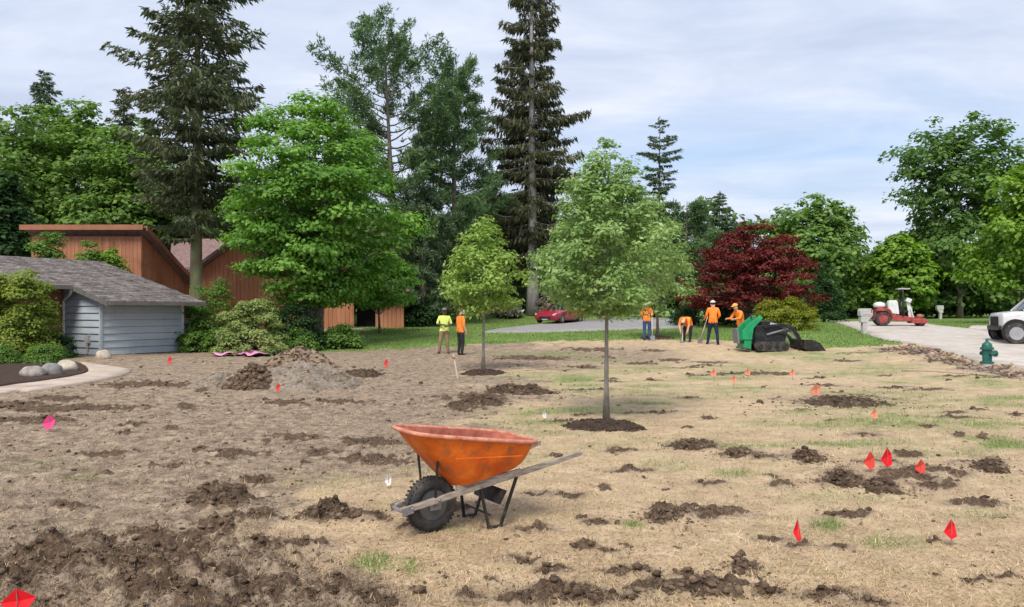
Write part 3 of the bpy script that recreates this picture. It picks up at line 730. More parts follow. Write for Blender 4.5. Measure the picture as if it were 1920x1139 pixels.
def broadleaf(name, label, cat, base, H, z0, rx, ry, prof, nclump, cr, per, lsize, mat, trunk_r, seed, group=None, bark='bark', flat=.6,
              wob=.25, lumpy=.35, wl=.62, limbs=28, bot=0.0, trunk=True, rz=0.0, lean=(0, 0), stems=1, lowlimb=.75):
    rng = np.random.default_rng(seed)
    e = empty(name, base, rz, label, cat, group)
    ch = H - z0
    # clump centres: fill the crown's outline unevenly
    C = []
    tries = 0
    ph = rng.random(6) * 6.28
    while len(C) < nclump and tries < nclump * 60:
        tries += 1
        t = rng.random(); a = rng.random() * 6.283
        pr = float(np.interp(t, prof[0], prof[1]))
        if rng.random() > pr + .12: continue
        lump = 1 + lumpy * (.55 * math.sin(3 * a + ph[0] + 5 * t) + .45 * math.sin(5 * a + ph[1] - 7 * t) + .5 * math.sin(2 * a + ph[2] + 11 * t)) * .6
        rr = pr * lump * (rng.random() ** .42)
        c = np.array([rr * rx * math.cos(a), rr * ry * math.sin(a), z0 + t * ch])
        if C:
            dd = np.min(np.linalg.norm((np.array(C) - c) * [1, 1, 1.4], axis=1))
            if dd < cr * .55 and rng.random() < .8: continue
        C.append(c)
    C = np.array(C)
    tp = trunk_path(H * .9, wob, rng, lean=lean)
    C[:, 0] += np.interp(C[:, 2], [0, H], [0, lean[0]]); C[:, 1] += np.interp(C[:, 2], [0, H], [0, lean[1]])
    R = cr * (.6 + .75 * rng.random(len(C)))
    R *= np.interp((C[:, 2] - z0) / ch, [0, .75, 1], [1, 1, .6])
    P, N, L = clump_leaves(C, R, per, lsize, rng, flat, outc=np.array([0, 0, z0 + ch * .4]))
    V = leaf_quads(P, N, L, L * wl, rng)
    cm = np_mesh('crown', V, quads(len(P)))
    link('crown', cm, M[mat], e)
    if trunk:
        mb = MB()
        for s_ in range(stems):
            q = tp if stems == 1 else [(p[0] + (s_ - (stems - 1) / 2) * trunk_r * 3 * (.3 + 1.2 * p[2] / H), p[1] + .3 * (s_ % 2) * p[2] / H, p[2]) for p in tp]
            rr = [trunk_r * (1.35 if i == 0 else 1) * (1 - .88 * (i / (len(q) - 1)) ** .8) for i in range(len(q))]
            mb.tube(q, rr, 10)
        order = rng.permutation(len(C))[:limbs]
        for i in order:
            c = C[i]; zs = max(z0 * lowlimb, c[2] - .55 * math.hypot(c[0], c[1]) - .1 * H * rng.random())
            zs = min(zs, H * .85); s = lerp_path(tp, zs); r0 = trunk_r * max(.12, (1 - zs / H)) * .5
            mid = s * .45 + c * .55 + np.array([0, 0, .10 * np.linalg.norm(c - s)])
            mb.tube([s, s * .7 + mid * .3, mid, c], [r0, r0 * .8, r0 * .5, r0 * .15], 5, caps=False)
        mb.build('trunk', M[bark], e, smooth=True)
    return e

def bush(name, label, base, rx, ry, h, nclump, cr, per, lsize, mat, seed, group=None, cat='shrub', rz=0.0, flat=.75, wl=.6):
    rng = np.random.default_rng(seed)
    e = empty(name, base, rz, label, cat, group)
    C = []
    for _ in range(nclump):
        d = unit(rng.normal(size=3)); d[2] = abs(d[2]); r = (rng.random() ** .22)
        lump = 1 + .09 * math.sin(3 * math.atan2(d[1], d[0]) + seed) + .07 * math.sin(7 * d[2] + seed * 2)
        C.append([d[0] * r * (rx - cr * .6) * lump, d[1] * r * (ry - cr * .6) * lump, max(cr * .35, d[2] * r * (h - cr * .5) * lump)])
    C = np.array(C); R = cr * (.7 + .6 * rng.random(len(C)))
    P, N, L = clump_leaves(C, R, per * .8, lsize * 1.1, rng, flat, outc=np.array([0, 0, 0.0]))
    P[:, 2] = np.maximum(P[:, 2], .02)
    link('foliage', np_mesh('foliage', leaf_quads(P, N, L, L * wl, rng), quads(len(P))), M[mat], e)
    mb = MB()
    for i in range(7):
        c = C[rng.integers(len(C))]
        mb.tube([(c[0] * .15, c[1] * .15, -.05), tuple(c * .55), tuple(c)], [.03, .02, .008], 5)
    mb.build('stems', M['bark'], e, smooth=True)
    return e

def spruce(name, label, base, H, zc, prof, rmax, trunk_r, mat, seed, dz=.42, droop=.35, hang=.5, bark='bark', group=None, tw=.5, per=1.0, cat='spruce tree', gaps=.15,
           upt=.12, wid=.2, bare=False, loose=1.0):
    """whorls of drooping boughs with hanging sprays"""
    rng = np.random.default_rng(seed)
    e = empty(name, base, 0, label, cat, group)
    mb = MB(); tp = trunk_path(H, .15, rng, 12)
    mb.tube(tp, [trunk_r * (1.3 if i == 0 else 1) * (1 - .94 * i / 11) for i in range(12)], 12)
    PP, TT_, NN, LL, WW = [], [], [], [], []
    z = zc; az = 0
    while z < H - .15:
        t = (z - zc) / (H - zc)
        R = rmax * float(np.interp(t, prof[0], prof[1]))
        nb = int(5 + 4 * (1 - t))
        for k in range(nb):
            if rng.random() < gaps: continue
            az += 2.399 + rng.normal() * .3
            if bare and t < .8 and math.sin(az) < -.62 and rng.random() < .88: continue
            Lb = R * (1.15 - .65 * min(loose, 1.15) + .65 * min(loose, 1.15) * rng.random()) + .12
            if rng.random() < .08: Lb *= 1.2
            zs = z + (rng.random() - .5) * dz * loose
            dj = (rng.random() - .5) * .3 * (loose - 1)
            s = lerp_path(tp, min(zs, H - .05))
            rise = (.25 if t > .75 else .0) * (t - .6)
            u = np.linspace(0, 1, 7)
            dr = droop * (1 - .75 * t) + dj
            off = np.stack([u * Lb * math.cos(az), u * Lb * math.sin(az), Lb * (rise * u * 2 - dr * (u ** 1.3) + (dr * .45 + upt) * u ** 3.2)], -1)
            path = s + off
            r0 = max(.012, trunk_r * .16 * Lb / rmax)
            mb.tube([tuple(p) for p in path[::2]], [r0, r0 * .7, r0 * .45, r0 * .15], 4, caps=False)
            n = int(per * (14 + 34 * Lb))
            uu = .08 + .92 * rng.random(n) ** .85
            p = np.stack([np.interp(uu, u, path[:, j]) for j in range(3)], -1)
            side = np.array([-math.sin(az), math.cos(az), 0]); outw = np.array([math.cos(az), math.sin(az), 0])
            sg = rng.choice([-1, 1], n)[:, None]
            spread = (1 - .65 * uu)[:, None]
            tw_l = tw * (.5 + .7 * rng.random(n)) * np.clip(.45 + Lb / 3, .4, 1.2)
            T = side * sg * (.55 + .5 * rng.random((n, 1))) * spread + outw * (.35 + .5 * rng.random((n, 1))) + np.array([0, 0, -1]) * hang * (.2 + 1.1 * rng.random((n, 1)))
            T = unit(T)
            p = p + T * (tw_l * .45)[:, None] + side * sg * spread * (rng.random((n, 1)) * .16 * loose * Lb)
            PP.append(p); TT_.append(T); NN.append(rng.normal(size=(n, 3)) + np.array([0, 0, .5])); LL.append(tw_l); WW.append(tw_l * wid * (.7 + .6 * rng.random(n)))
        z += dz * (1 - .45 * t) * (.8 + .4 * rng.random())
    # leader
    n = 26; zz_ = H - rng.random(n) * .9; PP.append(np.stack([rng.normal(size=n) * .05, rng.normal(size=n) * .05, zz_], -1)); T = rng.normal(size=(n, 3)); T[:, 2] += 1.5
    TT_.append(unit(T)); NN.append(rng.normal(size=(n, 3))); LL.append(np.full(n, .3)); WW.append(np.full(n, .06))
    P = np.vstack(PP); V = leaf_quads(P, np.vstack(NN), np.concatenate(LL), np.concatenate(WW), rng, T=np.vstack(TT_), fold=.1)
    link('boughs', np_mesh('boughs', V, quads(len(P))), M[mat], e)
    mb.build('trunk', M[bark], e, smooth=True)
    return e

def white_pine(name, label, base, H, zc, rmax, trunk_r, seed, nlimb=40, mat='pine', group=None, prof=((0, .3, .7, 1), (.8, 1, .75, .25)), lean=(0, 0), rise=.55, per=1.0, forks=3):
    """long upswept limbs carrying plumes of fine needles"""
    rng = np.random.default_rng(seed)
    e = empty(name, base, 0, label, 'pine tree', group)
    mb = MB(); tp = trunk_path(H * .93, .5, rng, 12, lean)
    mb.tube(tp, [trunk_r * (1.25 if i == 0 else 1) * (1 - .92 * i / 11) for i in range(12)], 10)
    PP, TT_, NN, LL = [], [], [], []
    for i in range(nlimb):
        t = (i + rng.random()) / nlimb; z = zc + (H * .9 - zc) * t
        az = i * 2.399 + rng.normal() * .5
        Lb = rmax * float(np.interp(t, prof[0], prof[1])) * (.55 + .6 * rng.random())
        s = lerp_path(tp, z); u = np.linspace(0, 1, 8)
        rs = rise * (.3 + .95 * t) * (.7 + .6 * rng.random())
        wob = rng.normal() * .14
        path = s + np.stack([u * Lb * np.cos(az + wob * u), u * Lb * np.sin(az + wob * u), Lb * (rs * u ** 1.5 - .06 * u)], -1)
        r0 = max(.02, trunk_r * .3 * (1 - .7 * t))
        mb.tube([tuple(p) for p in path], [r0 * (1 - .9 * q) for q in u], 5, caps=False)
        ks = int(6 + Lb * 6.5 * per)
        uu = .28 + .72 * rng.random(ks) ** .7
        c = np.stack([np.interp(uu, u, path[:, j]) for j in range(3)], -1) + rng.normal(size=(ks, 3)) * np.array([.30, .30, .16]) * (.35 + .14 * Lb)
        nn = 20
        ci = np.repeat(np.arange(ks), nn); m = len(ci)
        d = unit(rng.normal(size=(m, 3)) + np.array([.5 * math.cos(az), .5 * math.sin(az), .75]))
        ln = .33 * (.6 + .8 * rng.random(m))
        PP.append(c[ci] + d * (ln * .5)[:, None] + rng.normal(size=(m, 3)) * .10); TT_.append(d); NN.append(rng.normal(size=(m, 3))); LL.append(ln)
    P = np.vstack(PP); L = np.concatenate(LL)
    V = leaf_quads(P, np.vstack(NN), L, L * .20, rng, T=np.vstack(TT_), fold=.05)
    link('needles', np_mesh('needles', V, quads(len(P))), M[mat], e)
    mb.build('trunk', M['bark'], e, smooth=True)
    return e

def spot(px, Y):
    """ground point at a given depth under a column of the photograph"""
    x = (px - 960) / FPX * Y
    return Vector((x, Y, float(hgt(x, Y))))
def span(px, py_top, Y):
    b = spot(px, Y); return b, at(px, py_top, Y).z - b.z
def wpx(w, Y): return w * Y / FPX

OVAL = ((0, .12, .35, .6, .85, 1), (.35, .75, 1, .9, .55, .15))
ROUND = ((0, .15, .4, .7, .9, 1), (.55, .85, 1, .85, .5, .2))
PYR = ((0, .08, .25, .45, .7, .9, 1), (.36, .78, 1, .9, .55, .22, .08))
BROAD = ((0, .15, .4, .65, .85, 1), (.6, .95, 1, .8, .5, .2))

# --- the three newly planted trees
b = G(1137, 786)
H1 = at(1150, 268, b.y).z - b.z
young1 = broadleaf('young_tree', 'largest young tree with thin grey trunk in a round mulch ring', 'tree', b, H1, at(0, 596, b.y).z, wpx(132, b.y), wpx(124, b.y), PYR,
          260, .23, 74, .078, 'young', .046, 101, 'newly planted street trees', 'bark_young', flat=.85, wob=.03, lumpy=.25, wl=.5, limbs=60, lowlimb=.98)
b2 = G(906, 694)
young2 = broadleaf('young_tree', 'smaller pale young tree behind the two standing workers', 'tree', b2, at(900, 408, b2.y).z - b2.z, at(0, 592, b2.y).z, wpx(80, b2.y), wpx(76, b2.y), PYR,
          130, .32, 55, .12, 'young_b', .055, 102, 'newly planted street trees', 'bark_young', flat=.85, wob=.05, lumpy=.25, wl=.5, limbs=40, lowlimb=.98)
b3 = spot(1233, 33.5)
young3 = broadleaf('young_tree', 'far young tree behind the worker in blue jeans', 'tree', b3, at(1233, 372, b3.y).z - b3.z, at(0, 590, b3.y).z - b3.z, wpx(68, b3.y), wpx(60, b3.y), PYR,
          120, .42, 55, .17, 'young', .07, 103, 'newly planted street trees', 'bark_young', flat=.85, wob=.05, lumpy=.25, wl=.5, limbs=40, lowlimb=.98)

# --- big maple in front of the orange house
bm_, hm = span(586, 182, 33.0)
maple = broadleaf('maple_tree', 'broad bright green maple in front of the orange-walled house', 'tree', bm_, hm, 1.8, wpx(152, 33), wpx(145, 33),
          ((0, .1, .25, .45, .6, .8, .92, 1), (.42, .66, .88, 1, .93, .64, .40, .2)), 250, 1.0, 205, .18, 'maple', .24, 110, None, 'bark', flat=.5, lumpy=.4, wl=.72, limbs=60, stems=3)

# --- tall spruces
bs, hs = span(368, -230, 40.0)
spruce('spruce_tree', 'tall dark spruce with mossy trunk rising over the rust-brown house', bs, hs, at(0, 435, 40).z - bs.z, ((0, .15, .3, .46, .61, .8, 1), (.65, .88, 1, .93, .82, .5, .05)), wpx(126, 40), .36, 'spruce', 120,
       dz=.34, droop=.24, hang=.8, bark='bark_mossy', tw=.42, per=1.45, gaps=.50, upt=.14, wid=.24, loose=2.3)
bs, hs = span(999, -130, 54.0)
spruce('spruce_tree', 'tall drooping brownish spruce with bare grey trunk beside the red car', bs, hs, at(0, 500, 54).z - bs.z, ((0, .16, .35, .476, .63, .79, 1), (.5, .95, 1, .8, .57, .46, .05)), wpx(90, 54), .42, 'spruce_b', 121,
       dz=.36, droop=.36, hang=2.0, bark='bark_grey', tw=.58, per=1.45, gaps=.42, upt=.16, wid=.20, bare=True, loose=2.3)
bs, hs = span(80, 136, 62.0)
spruce('spruce_tree', 'spruce tip showing above the leafy trees at far left', bs, hs, 6.0, ((0, .5, 1), (1, .6, .04)), wpx(95, 62), .3, 'spruce_g', 122, dz=.55, droop=.2, hang=.4, tw=.8, per=.75)
bs, hs = span(232, 165, 58.0)
spruce('spruce_tree', 'dark spruce half hidden left of the tall mossy-trunked spruce', bs, hs, 5.0, ((0, .5, 1), (1, .6, .04)), wpx(80, 58), .3, 'spruce', 123, dz=.55, droop=.2, hang=.5, tw=.8, per=.75)
bs, hs = span(1350, 358, 72.0)
spruce('spruce_tree', 'small pointed spruce above the dark red maple', bs, hs, 2.0, ((0, .5, 1), (1, .55, .03)), wpx(75, 72), .22, 'spruce_g', 124, dz=.5, droop=.2, hang=.3, tw=.7, per=.9)
bs, hs = span(1236, 218, 60.0)
spruce('thin_conifer', 'thin ragged conifer rising behind the largest young tree', bs, hs, 2.0, ((0, .45, .7, .85, 1), (1, .8, .6, .5, .1)), wpx(52, 60), .2, 'spruce_g', 125, dz=.6, droop=-.12, hang=.45, tw=.5, per=1.3, gaps=.35, upt=.1, cat='conifer')
# --- white pines
bs, hs = span(738, 38, 48.0)
white_pine('white_pine', 'open white pine with several tops behind the bright maple', bs, hs, 6.0, wpx(140, 48), .3, 130, 64, rise=.85, prof=((0, .3, .7, 1), (.7, 1, .92, .5)))
bs, hs = span(858, 80, 50.0)
white_pine('white_pine', 'fuller white pine between the bright maple and the drooping spruce', bs, hs, 2.5, wpx(105, 50), .3, 131, 92, rise=.55, prof=((0, .3, .7, 1), (.9, 1, .85, .3)), per=1.15)
bs, hs = span(790, 330, 46.0)
white_pine('white_pine', 'low dark pine filling the gap right of the maple', bs, hs, 1.0, wpx(70, 46), .2, 132, 50, rise=.25, prof=((0, .3, .7, 1), (1, 1, .8, .3)), mat='spruce_g')
bs, hs = span(1280, 366, 62.0)
white_pine('white_pine', 'dark pine behind the far young tree and the red maple', bs, hs, 1.5, wpx(72, 62), .25, 133, 66, rise=.3, prof=((0, .4, .75, 1), (1, 1, .9, .5)), mat='pine')
bs, hs = span(925, 345, 58.0)
white_pine('white_pine', 'shaded pine low behind the drooping spruce', bs, hs, 1.0, wpx(90, 58), .22, 134, 50, rise=.3, prof=((0, .3, .7, 1), (1, 1, .9, .4)), mat='spruce_g')

# --- red Japanese maple and broadleaf trees
bs, hs = span(1408, 420, 42.0)
redm = broadleaf('red_maple', 'dark red spreading maple behind the green digging machine', 'tree', bs, hs, 1.0, wpx(132, 42), wpx(115, 42),
          ((0, .12, .3, .55, .8, 1), (.9, 1, 1, .82, .55, .2)), 235, .62, 105, .17, 'redmaple', .16, 140, None, 'bark', flat=.6, lumpy=.4, wl=.6, limbs=40, stems=3)
W_ = [ # px, top, half width px, depth, z0, mat, label
 (1525, 372, 125, 70, 1.0, 'decid', 'rounded green tree just right of the dark red maple'),
 (1600, 480, 70, 78, .5, 'decid_b', 'low dark tree closing the view at the end of the road'),
 (1800, 222, 114, 70, 3.0, 'decid_b', 'tallest open-crowned broadleaf tree right of the road'),
 (1945, 300, 105, 46, 1.5, 'decid_y', 'bright green tree cut by the right edge behind the white truck'),
 (1690, 440, 52, 66, 1.0, 'decid_y', 'small yellow-green tree behind the red turf machine'),
 (1760, 470, 90, 74, .5, 'decid_b', 'dark leafy tree behind the pale mailbox'),
 (1880, 440, 90, 72, .5, 'decid_b', 'dark underbrush tree behind the white truck'),
 (20, 205, 120, 52, 2.0, 'decid', 'pale leafy tree at the left edge above the blue house'),
 (140, 188, 120, 55, 2.5, 'decid', 'leafy tree with pointed top behind the rust-brown house'),
 (255, 232, 110, 53, 2.0, 'decid', 'leafy tree left of the mossy spruce trunk'),
 (10, 330, 55, 41, 1.5, 'shrub_d', 'dark narrow tree beside the blue house roof at the left edge'),
 (320, 330, 100, 56, 1.0, 'decid_b', 'shaded tree behind the mossy spruce trunk'),
 (450, 330, 90, 58, 1.0, 'decid_b', 'dark tree hidden between the tall spruce and the maple'),
 (1222, 385, 62, 66, 1.0, 'decid_b', 'shaded broadleaf tree at the foot of the thin ragged conifer'),
 (1130, 350, 90, 66, 1.0, 'decid_b', 'shaded broadleaf tree behind the largest young tree'),
]
for i, (px, top, hw, Y, z0, mt, lb) in enumerate(W_):
    bs, hs = span(px, top, Y)
    big = hw * Y / FPX
    prof = BROAD if i not in (2,) else ((0, .12, .22, .35, .6, .85, 1), (.25, .5, .95, .7, 1, .75, .3))
    ncl = int(110 + 12 * hs)
    broadleaf('broadleaf_tree', lb, 'tree', bs, hs, z0, big, big * .85, prof, int(ncl * 1.2) if i != 2 else 300, .95 * (big / 4.5) ** .5 * (1.2 if i == 2 else 1), 56, .35 * (Y / 55), mt, .26, 150 + i,
              'background broadleaf trees', 'bark', flat=.85, lumpy=.5 if i != 2 else .65, wl=.7, limbs=26 if i != 2 else 60)
# --- far wood that closes the gaps
rngw = np.random.default_rng(77)
def far_wood(name, label, x0, x1, Y0, Y1, h0, h1, n, seed, mat='decid_b'):
    r = np.random.default_rng(seed)
    xs = x0 + (x1 - x0) * r.random(n); Yd = Y0 + (Y1 - Y0) * r.random(n)
    zt = h0 + (h1 - h0) * fbm(xs * .12, Yd * .05, seed, 3)
    C = np.stack([xs, Yd, hgt(xs, Yd) + zt * r.random(n) ** .6], -1)
    P, N, L = clump_leaves(C, 1.5 + 1.0 * r.random(n), 42, .78, r, .7)
    o = link(name, np_mesh(name, leaf_quads(P, N, L, L * .75, r), quads(len(P))), M[mat])
    tag(o, label, 'woods', kind='stuff')
far_wood('far_woods', 'dense wood behind the houses and the driveway', -62, 26, 74, 84, 6, 13, 420, 201)
far_wood('far_woods', 'distant wood beyond the end of the road', 26, 84, 92, 104, 4, 9, 330, 202)

far_wood('hedgerow', 'dark undergrowth closing the gap behind the driveway', -14, 24, 63, 67, 2.0, 5.0, 190, 203, 'decid_b')
far_wood('hedgerow', 'dark undergrowth beyond the verge across the road', 28, 66, 80, 86, 3.0, 10.0, 240, 204, 'decid_b')
far_wood('hedgerow', 'dark trees filling the gap behind the maple and the pines', -16, 3, 60, 64, 5.0, 12.0, 170, 205, 'decid_b')
# --- shrubs
SH = [ # name,label,px,py(base),hw px,top px, mat, lsize, cr, per
 ('laceleaf_shrub', 'mounded yellow-green laceleaf shrub at the left edge before the brick wall', 22, 668, 96, 500, 'tan_shrub', .095, .36, 180),
 ('boxwood', 'clipped round green boxwood behind the three boulders', 86, 684, 40, 639, 'shrub', .05, .2, 110),
 ('boxwood', 'round green boxwood at the left edge of the mulch bed', 10, 684, 36, 648, 'shrub', .05, .2, 110),
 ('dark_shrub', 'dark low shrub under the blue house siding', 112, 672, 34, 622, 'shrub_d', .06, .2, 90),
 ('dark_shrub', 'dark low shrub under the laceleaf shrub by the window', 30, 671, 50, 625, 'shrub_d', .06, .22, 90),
 ('green_shrub', 'tall green shrub between the blue house corner and the maple', 400, 650, 72, 528, 'shrub', .11, .4, 80),
 ('rhododendron', 'pale budding rhododendron beside the soil heap', 475, 655, 70, 562, 'rhodo', .09, .3, 150),
 ('green_shrub', 'low bright shrub at the right corner of the blue house', 368, 661, 38, 612, 'shrub', .07, .22, 90),
 ('green_shrub', 'low leafy shrub right of the pale rhododendron', 552, 660, 48, 608, 'shrub', .09, .28, 90),
 ('green_shrub', 'leafy shrub under the maple left of the orange garage wall', 550, 648, 60, 560, 'shrub_d', .11, .36, 80),
 ('golden_shrub', 'golden green shrub mound behind the black loader arms', 1464, 622, 66, 553, 'yew', .09, .36, 150),
 ('grey_shrub', 'greyish shrub right of the red maple', 1545, 612, 46, 492, 'shrub_d', .13, .5, 80),
 ('azalea', 'pink flowering azalea behind the red car', 1038, 591, 36, 541, 'pinkbloom', .16, .45, 80),
 ('azalea', 'pale flowering azalea left of the grey spruce trunk', 955, 598, 30, 563, 'pinkbloom', .16, .4, 80),
 ('green_shrub', 'small round shrub behind the heads of the two workers', 838, 612, 26, 572, 'rhodo', .14, .36, 60),
 ('dark_shrub', 'dark shrub added for undergrowth and shade under the left side of the red maple behind the bending worker', 1285, 625, 34, 572, 'shrub_d', .12, .4, 70),  # added: its dark leaves make up undergrowth and the maple's deep shade
 ('dark_shrub', 'dark shrub added for undergrowth and shade under the middle of the red maple between two workers', 1352, 625, 40, 568, 'shrub_d', .12, .4, 70),  # likewise added, part undergrowth, part shade put into dark foliage
 ('green_shrub', 'low fresh green shrub under the right half of the maple', 640, 652, 46, 606, 'shrub', .1, .3, 80),
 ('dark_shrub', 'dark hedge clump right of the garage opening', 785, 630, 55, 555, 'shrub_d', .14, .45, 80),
]
SHY = {0: 25.5, 5: 31.5, 6: 28.6, 9: 31.0, 10: 37.5, 11: 52, 12: 53.3, 13: 53.0, 14: 50, 15: 44.5, 16: 44.5, 17: 32, 18: 46}
for i, (nm, lb, px, py, hw, top, mt, ls, crr, per) in enumerate(SH):
    p = spot(px, SHY[i]) if i in SHY else G(px, py)
    h = at(px, top, p.y).z - p.z
    w = wpx(hw, p.y)
    dens = int(50 + 30 * w * h / (crr * crr) * .10)
    bush(nm, lb, p, w, w * .8, h, min(dens, 170), crr, per, ls, mt, 300 + i, None)
bs, hs = span(712, 470, 40.0)
broadleaf('understory_tree', 'low leafy tree hanging over the dark garage opening', 'tree', bs, hs, 1.25, wpx(72, 40), wpx(60, 40), BROAD, 90, .6, 80, .2, 'maple', .07, 345, None, 'bark', flat=.6, limbs=20)
# saplings standing between the blue house and the rust-brown house
for i, (px, top, hw) in enumerate([(95, 432, 36), (165, 452, 28), (208, 468, 22)]):
    bs, hs = span(px, top, 36.3)
    broadleaf('sapling', ['light green sapling left of the rust wall above the blue roof', 'light green sapling in front of the rust wall', 'thin yellowish sapling nearest the rust wall corner'][i], 'tree',
              bs, hs, hs * .35, wpx(hw, 36.3), wpx(hw, 36.3), OVAL, 70, .45, 90, .15, 'shrub' if i < 2 else 'decid_y', .05, 340 + i, 'saplings between the houses', 'bark', flat=.7, limbs=14)
# ------------------------------------------------------------------ blue-grey house at left
HC = Vector((-15.3, 27.8, 0.0)); HR = math.atan2(.857, .514)
house = empty('blue_house', HC, HR, 'low blue-grey lap-sided house with brown tiled roof at left', 'house')
# local: X along the long side wall, Y up the roof slope, walls face -Y and -X
SL, YE, ZE = .262, -1.0, 2.04
def roofz(y): return ZE + SL * (y - YE)
LW2, LW1 = 3.35, 2.44
wb = MB()
wb.prism([(.06, .06, -.2), (LW2 - .02, .06, -.2), (LW2 - .02, .06, roofz(.06) - .12), (.06, .06, roofz(.06) - .12)], (0, .1, 0))      # cores behind the boards
wb.prism([(.06, .16, -.2), (.06, LW1, -.2), (.06, LW1, roofz(LW1) - .12), (.06, .16, roofz(.16) - .12)], (.1, 0, 0))
wb.build('wall', M['siding'], house)
BH = .262
k = 0
z = .03
while z < roofz(0) - .16:
    z1 = min(z + BH, roofz(0) - .14)
    mb = MB()   # lap board: bottom edge stands proud
    a = [(.0, -.05, z + .012), (.0, -.004, z1), (.0, .055, z1), (.0, .055, z + .012)]
    mb.prism(a, (LW2, 0, 0)); mb.build('lap_board', M['siding'], house)
    z += BH
z = .03
while z < roofz(LW1) - .16:
    z1 = z + BH
    def ylo(h): return max(0.0, (h + .14 - ZE) / SL + YE)
    y0, y1 = ylo(z), ylo(min(z1, roofz(LW1) - .14))
    if y0 < LW1 - .1:
        z1c = min(z1, roofz(LW1) - .14)
        mb = MB()
        F_ = [(-.05, y0, z + .012), (-.05, LW1, z + .012), (-.004, LW1, z1c), (-.004, y1, z1c)]
        B_ = [(.055, y0, z + .012), (.055, LW1, z + .012), (.055, LW1, z1c), (.055, y1, z1c)]
        mb.add(F_ + B_, [(0, 1, 2, 3), (7, 6, 5, 4), (0, 4, 5, 1), (1, 5, 6, 2), (2, 6, 7, 3), (3, 7, 4, 0)])
        mb.build('lap_board', M['siding'], house)
    z += BH
MB().box((-.02, -.02, 1.0), (.09, .09, 1.98)).build('corner_trim', M['siding'], house)
MB().box((LW2 + .03, -.01, 1.0), (.09, .1, 1.98)).build('corner_trim', M['trimw'], house)
MB().box((LW2 / 2, .5, -.05), (LW2 + .02, 1.0, .14)).build('foundation', M['concrete'], house)
# small white louvre post at the far corner
lv = MB(); 
for i in range(6): lv.box((LW2 + .45, .35, .5 + i * .24), (.34, .05, .13), (.5, 0, 0))
lv.box((LW2 + .28, .35, 1.0), (.05, .06, 1.9)); lv.box((LW2 + .62, .35, 1.0), (.05, .06, 1.9))
lv.build('louvre_screen', M['trimw'], house)
# brick wall under the long eave, window, door side
bw = MB(); bw.box((-4.0, LW1 + .12, 1.25), (8.0, .2, 2.6)); 
def brick_mat():
    m, n, l = nt('brickwork'); out = n.new('ShaderNodeOutputMaterial'); b = n.new('ShaderNodeBsdfPrincipled'); l.new(b.outputs[0], out.inputs[0])
    t = n.new('ShaderNodeTexCoord'); mp_ = n.new('ShaderNodeMapping'); mp_.inputs['Rotation'].default_value = (math.pi / 2, 0, 0)
    l.new(t.outputs['Object'], mp_.inputs[0]); br = n.new('ShaderNodeTexBrick'); l.new(mp_.outputs[0], br.inputs[0])
    br.inputs['Color1'].default_value = (.26, .075, .04, 1); br.inputs['Color2'].default_value = (.36, .13, .075, 1); br.inputs['Mortar'].default_value = (.3, .25, .2, 1)
    br.inputs['Scale'].default_value = 1; br.inputs['Brick Width'].default_value = .21; br.inputs['Row Height'].default_value = .075; br.inputs['Mortar Size'].default_value = .008
    l.new(br.outputs[0], b.inputs['Base Color']); b.inputs['Roughness'].default_value = .9
    return m
M['brick'] = brick_mat()
bw.build('brick_wall', M['brick'], house)
wf = MB()
for dx_ in (-.75, 0, .75): wf.box((-1.75 + dx_, LW1 - .02, .95), (.07, .10, 1.3))
for dz_ in (.3, 1.6): wf.box((-1.75, LW1 - .02, dz_), (1.57, .11, .08))
win = wf.build('window_frame', M['trimw'], house)
MB().box((-1.75, LW1 + .0, .95), (1.45, .03, 1.24)).build('pane', M['glass'], win)
# roof: one slope with a notch, thick deck, tabs laid in courses
YR, XF, XN = 6.3, LW2 + .35, -.32
def deck(x0, x1, y0, y1, th=.14):
    return [(x0, y0, roofz(y0)), (x1, y0, roofz(y0)), (x1, y1, roofz(y1)), (x0, y1, roofz(y1))]
rb = MB()
rb.prism(deck(XN, XF, YE, 1.35), (0, 0, -.13)); rb.prism(deck(-8.0, XF, 1.351, YR), (0, 0, -.13))
zr = roofz(YR)
rb.prism([(-8, YR + .001, zr), (XF, YR + .001, zr), (XF, YR + 6, zr - SL * 6), (-8, YR + 6, zr - SL * 6)], (0, 0, -.13))
roof = rb.build('roof', M['gutter'], house)
rs = np.random.default_rng(9); tb = MB()
y = YE - .03; row = 0
while y < YR - .05:
    x = -8.0 + .012 * (row % 3)
    while x < XF:
        w = .205; x0 = max(x, XN - .03 if y < 1.32 else -8.0); x1 = min(x + w - .055, XF + .03)
        if x1 - x0 > .04:
            h0 = .022 + .016 * rs.random(); y1 = min(y + .36, YR)
            zf, zb = roofz(y) + h0, roofz(y1) + .008
            tb.add([(x0, y, zf - h0 - .01), (x1, y, zf - h0 - .01), (x1, y, zf), (x0, y, zf), (x0, y1, zb), (x1, y1, zb)],
                   [(0, 1, 2, 3), (3, 2, 5, 4), (0, 3, 4), (1, 5, 2)])
        x += w
    y += .29; row += 1
sh = tb.build('shingles', M['shingle'], roof); sh['kind'] = 'stuff'
gt = MB(); gt.box((-4.2, 1.29, roofz(1.3) - .08), (7.7, .12, .13)); g1_ = gt.build('gutter', M['gutter'], roof)
MB().box(((XN + XF) / 2, YE - .05, ZE - .08), (XF - XN, .10, .13)).build('gutter', M['gutter'], roof)
rk = MB(); rk.prism([(XN - .04, YE, ZE - .19), (XN - .04, 1.35, roofz(1.35) - .19), (XN - .04, 1.35, roofz(1.35) + .005), (XN - .04, YE, ZE + .005)], (.035, 0, 0)); rk.build('rake_board', M['gutter'], roof)
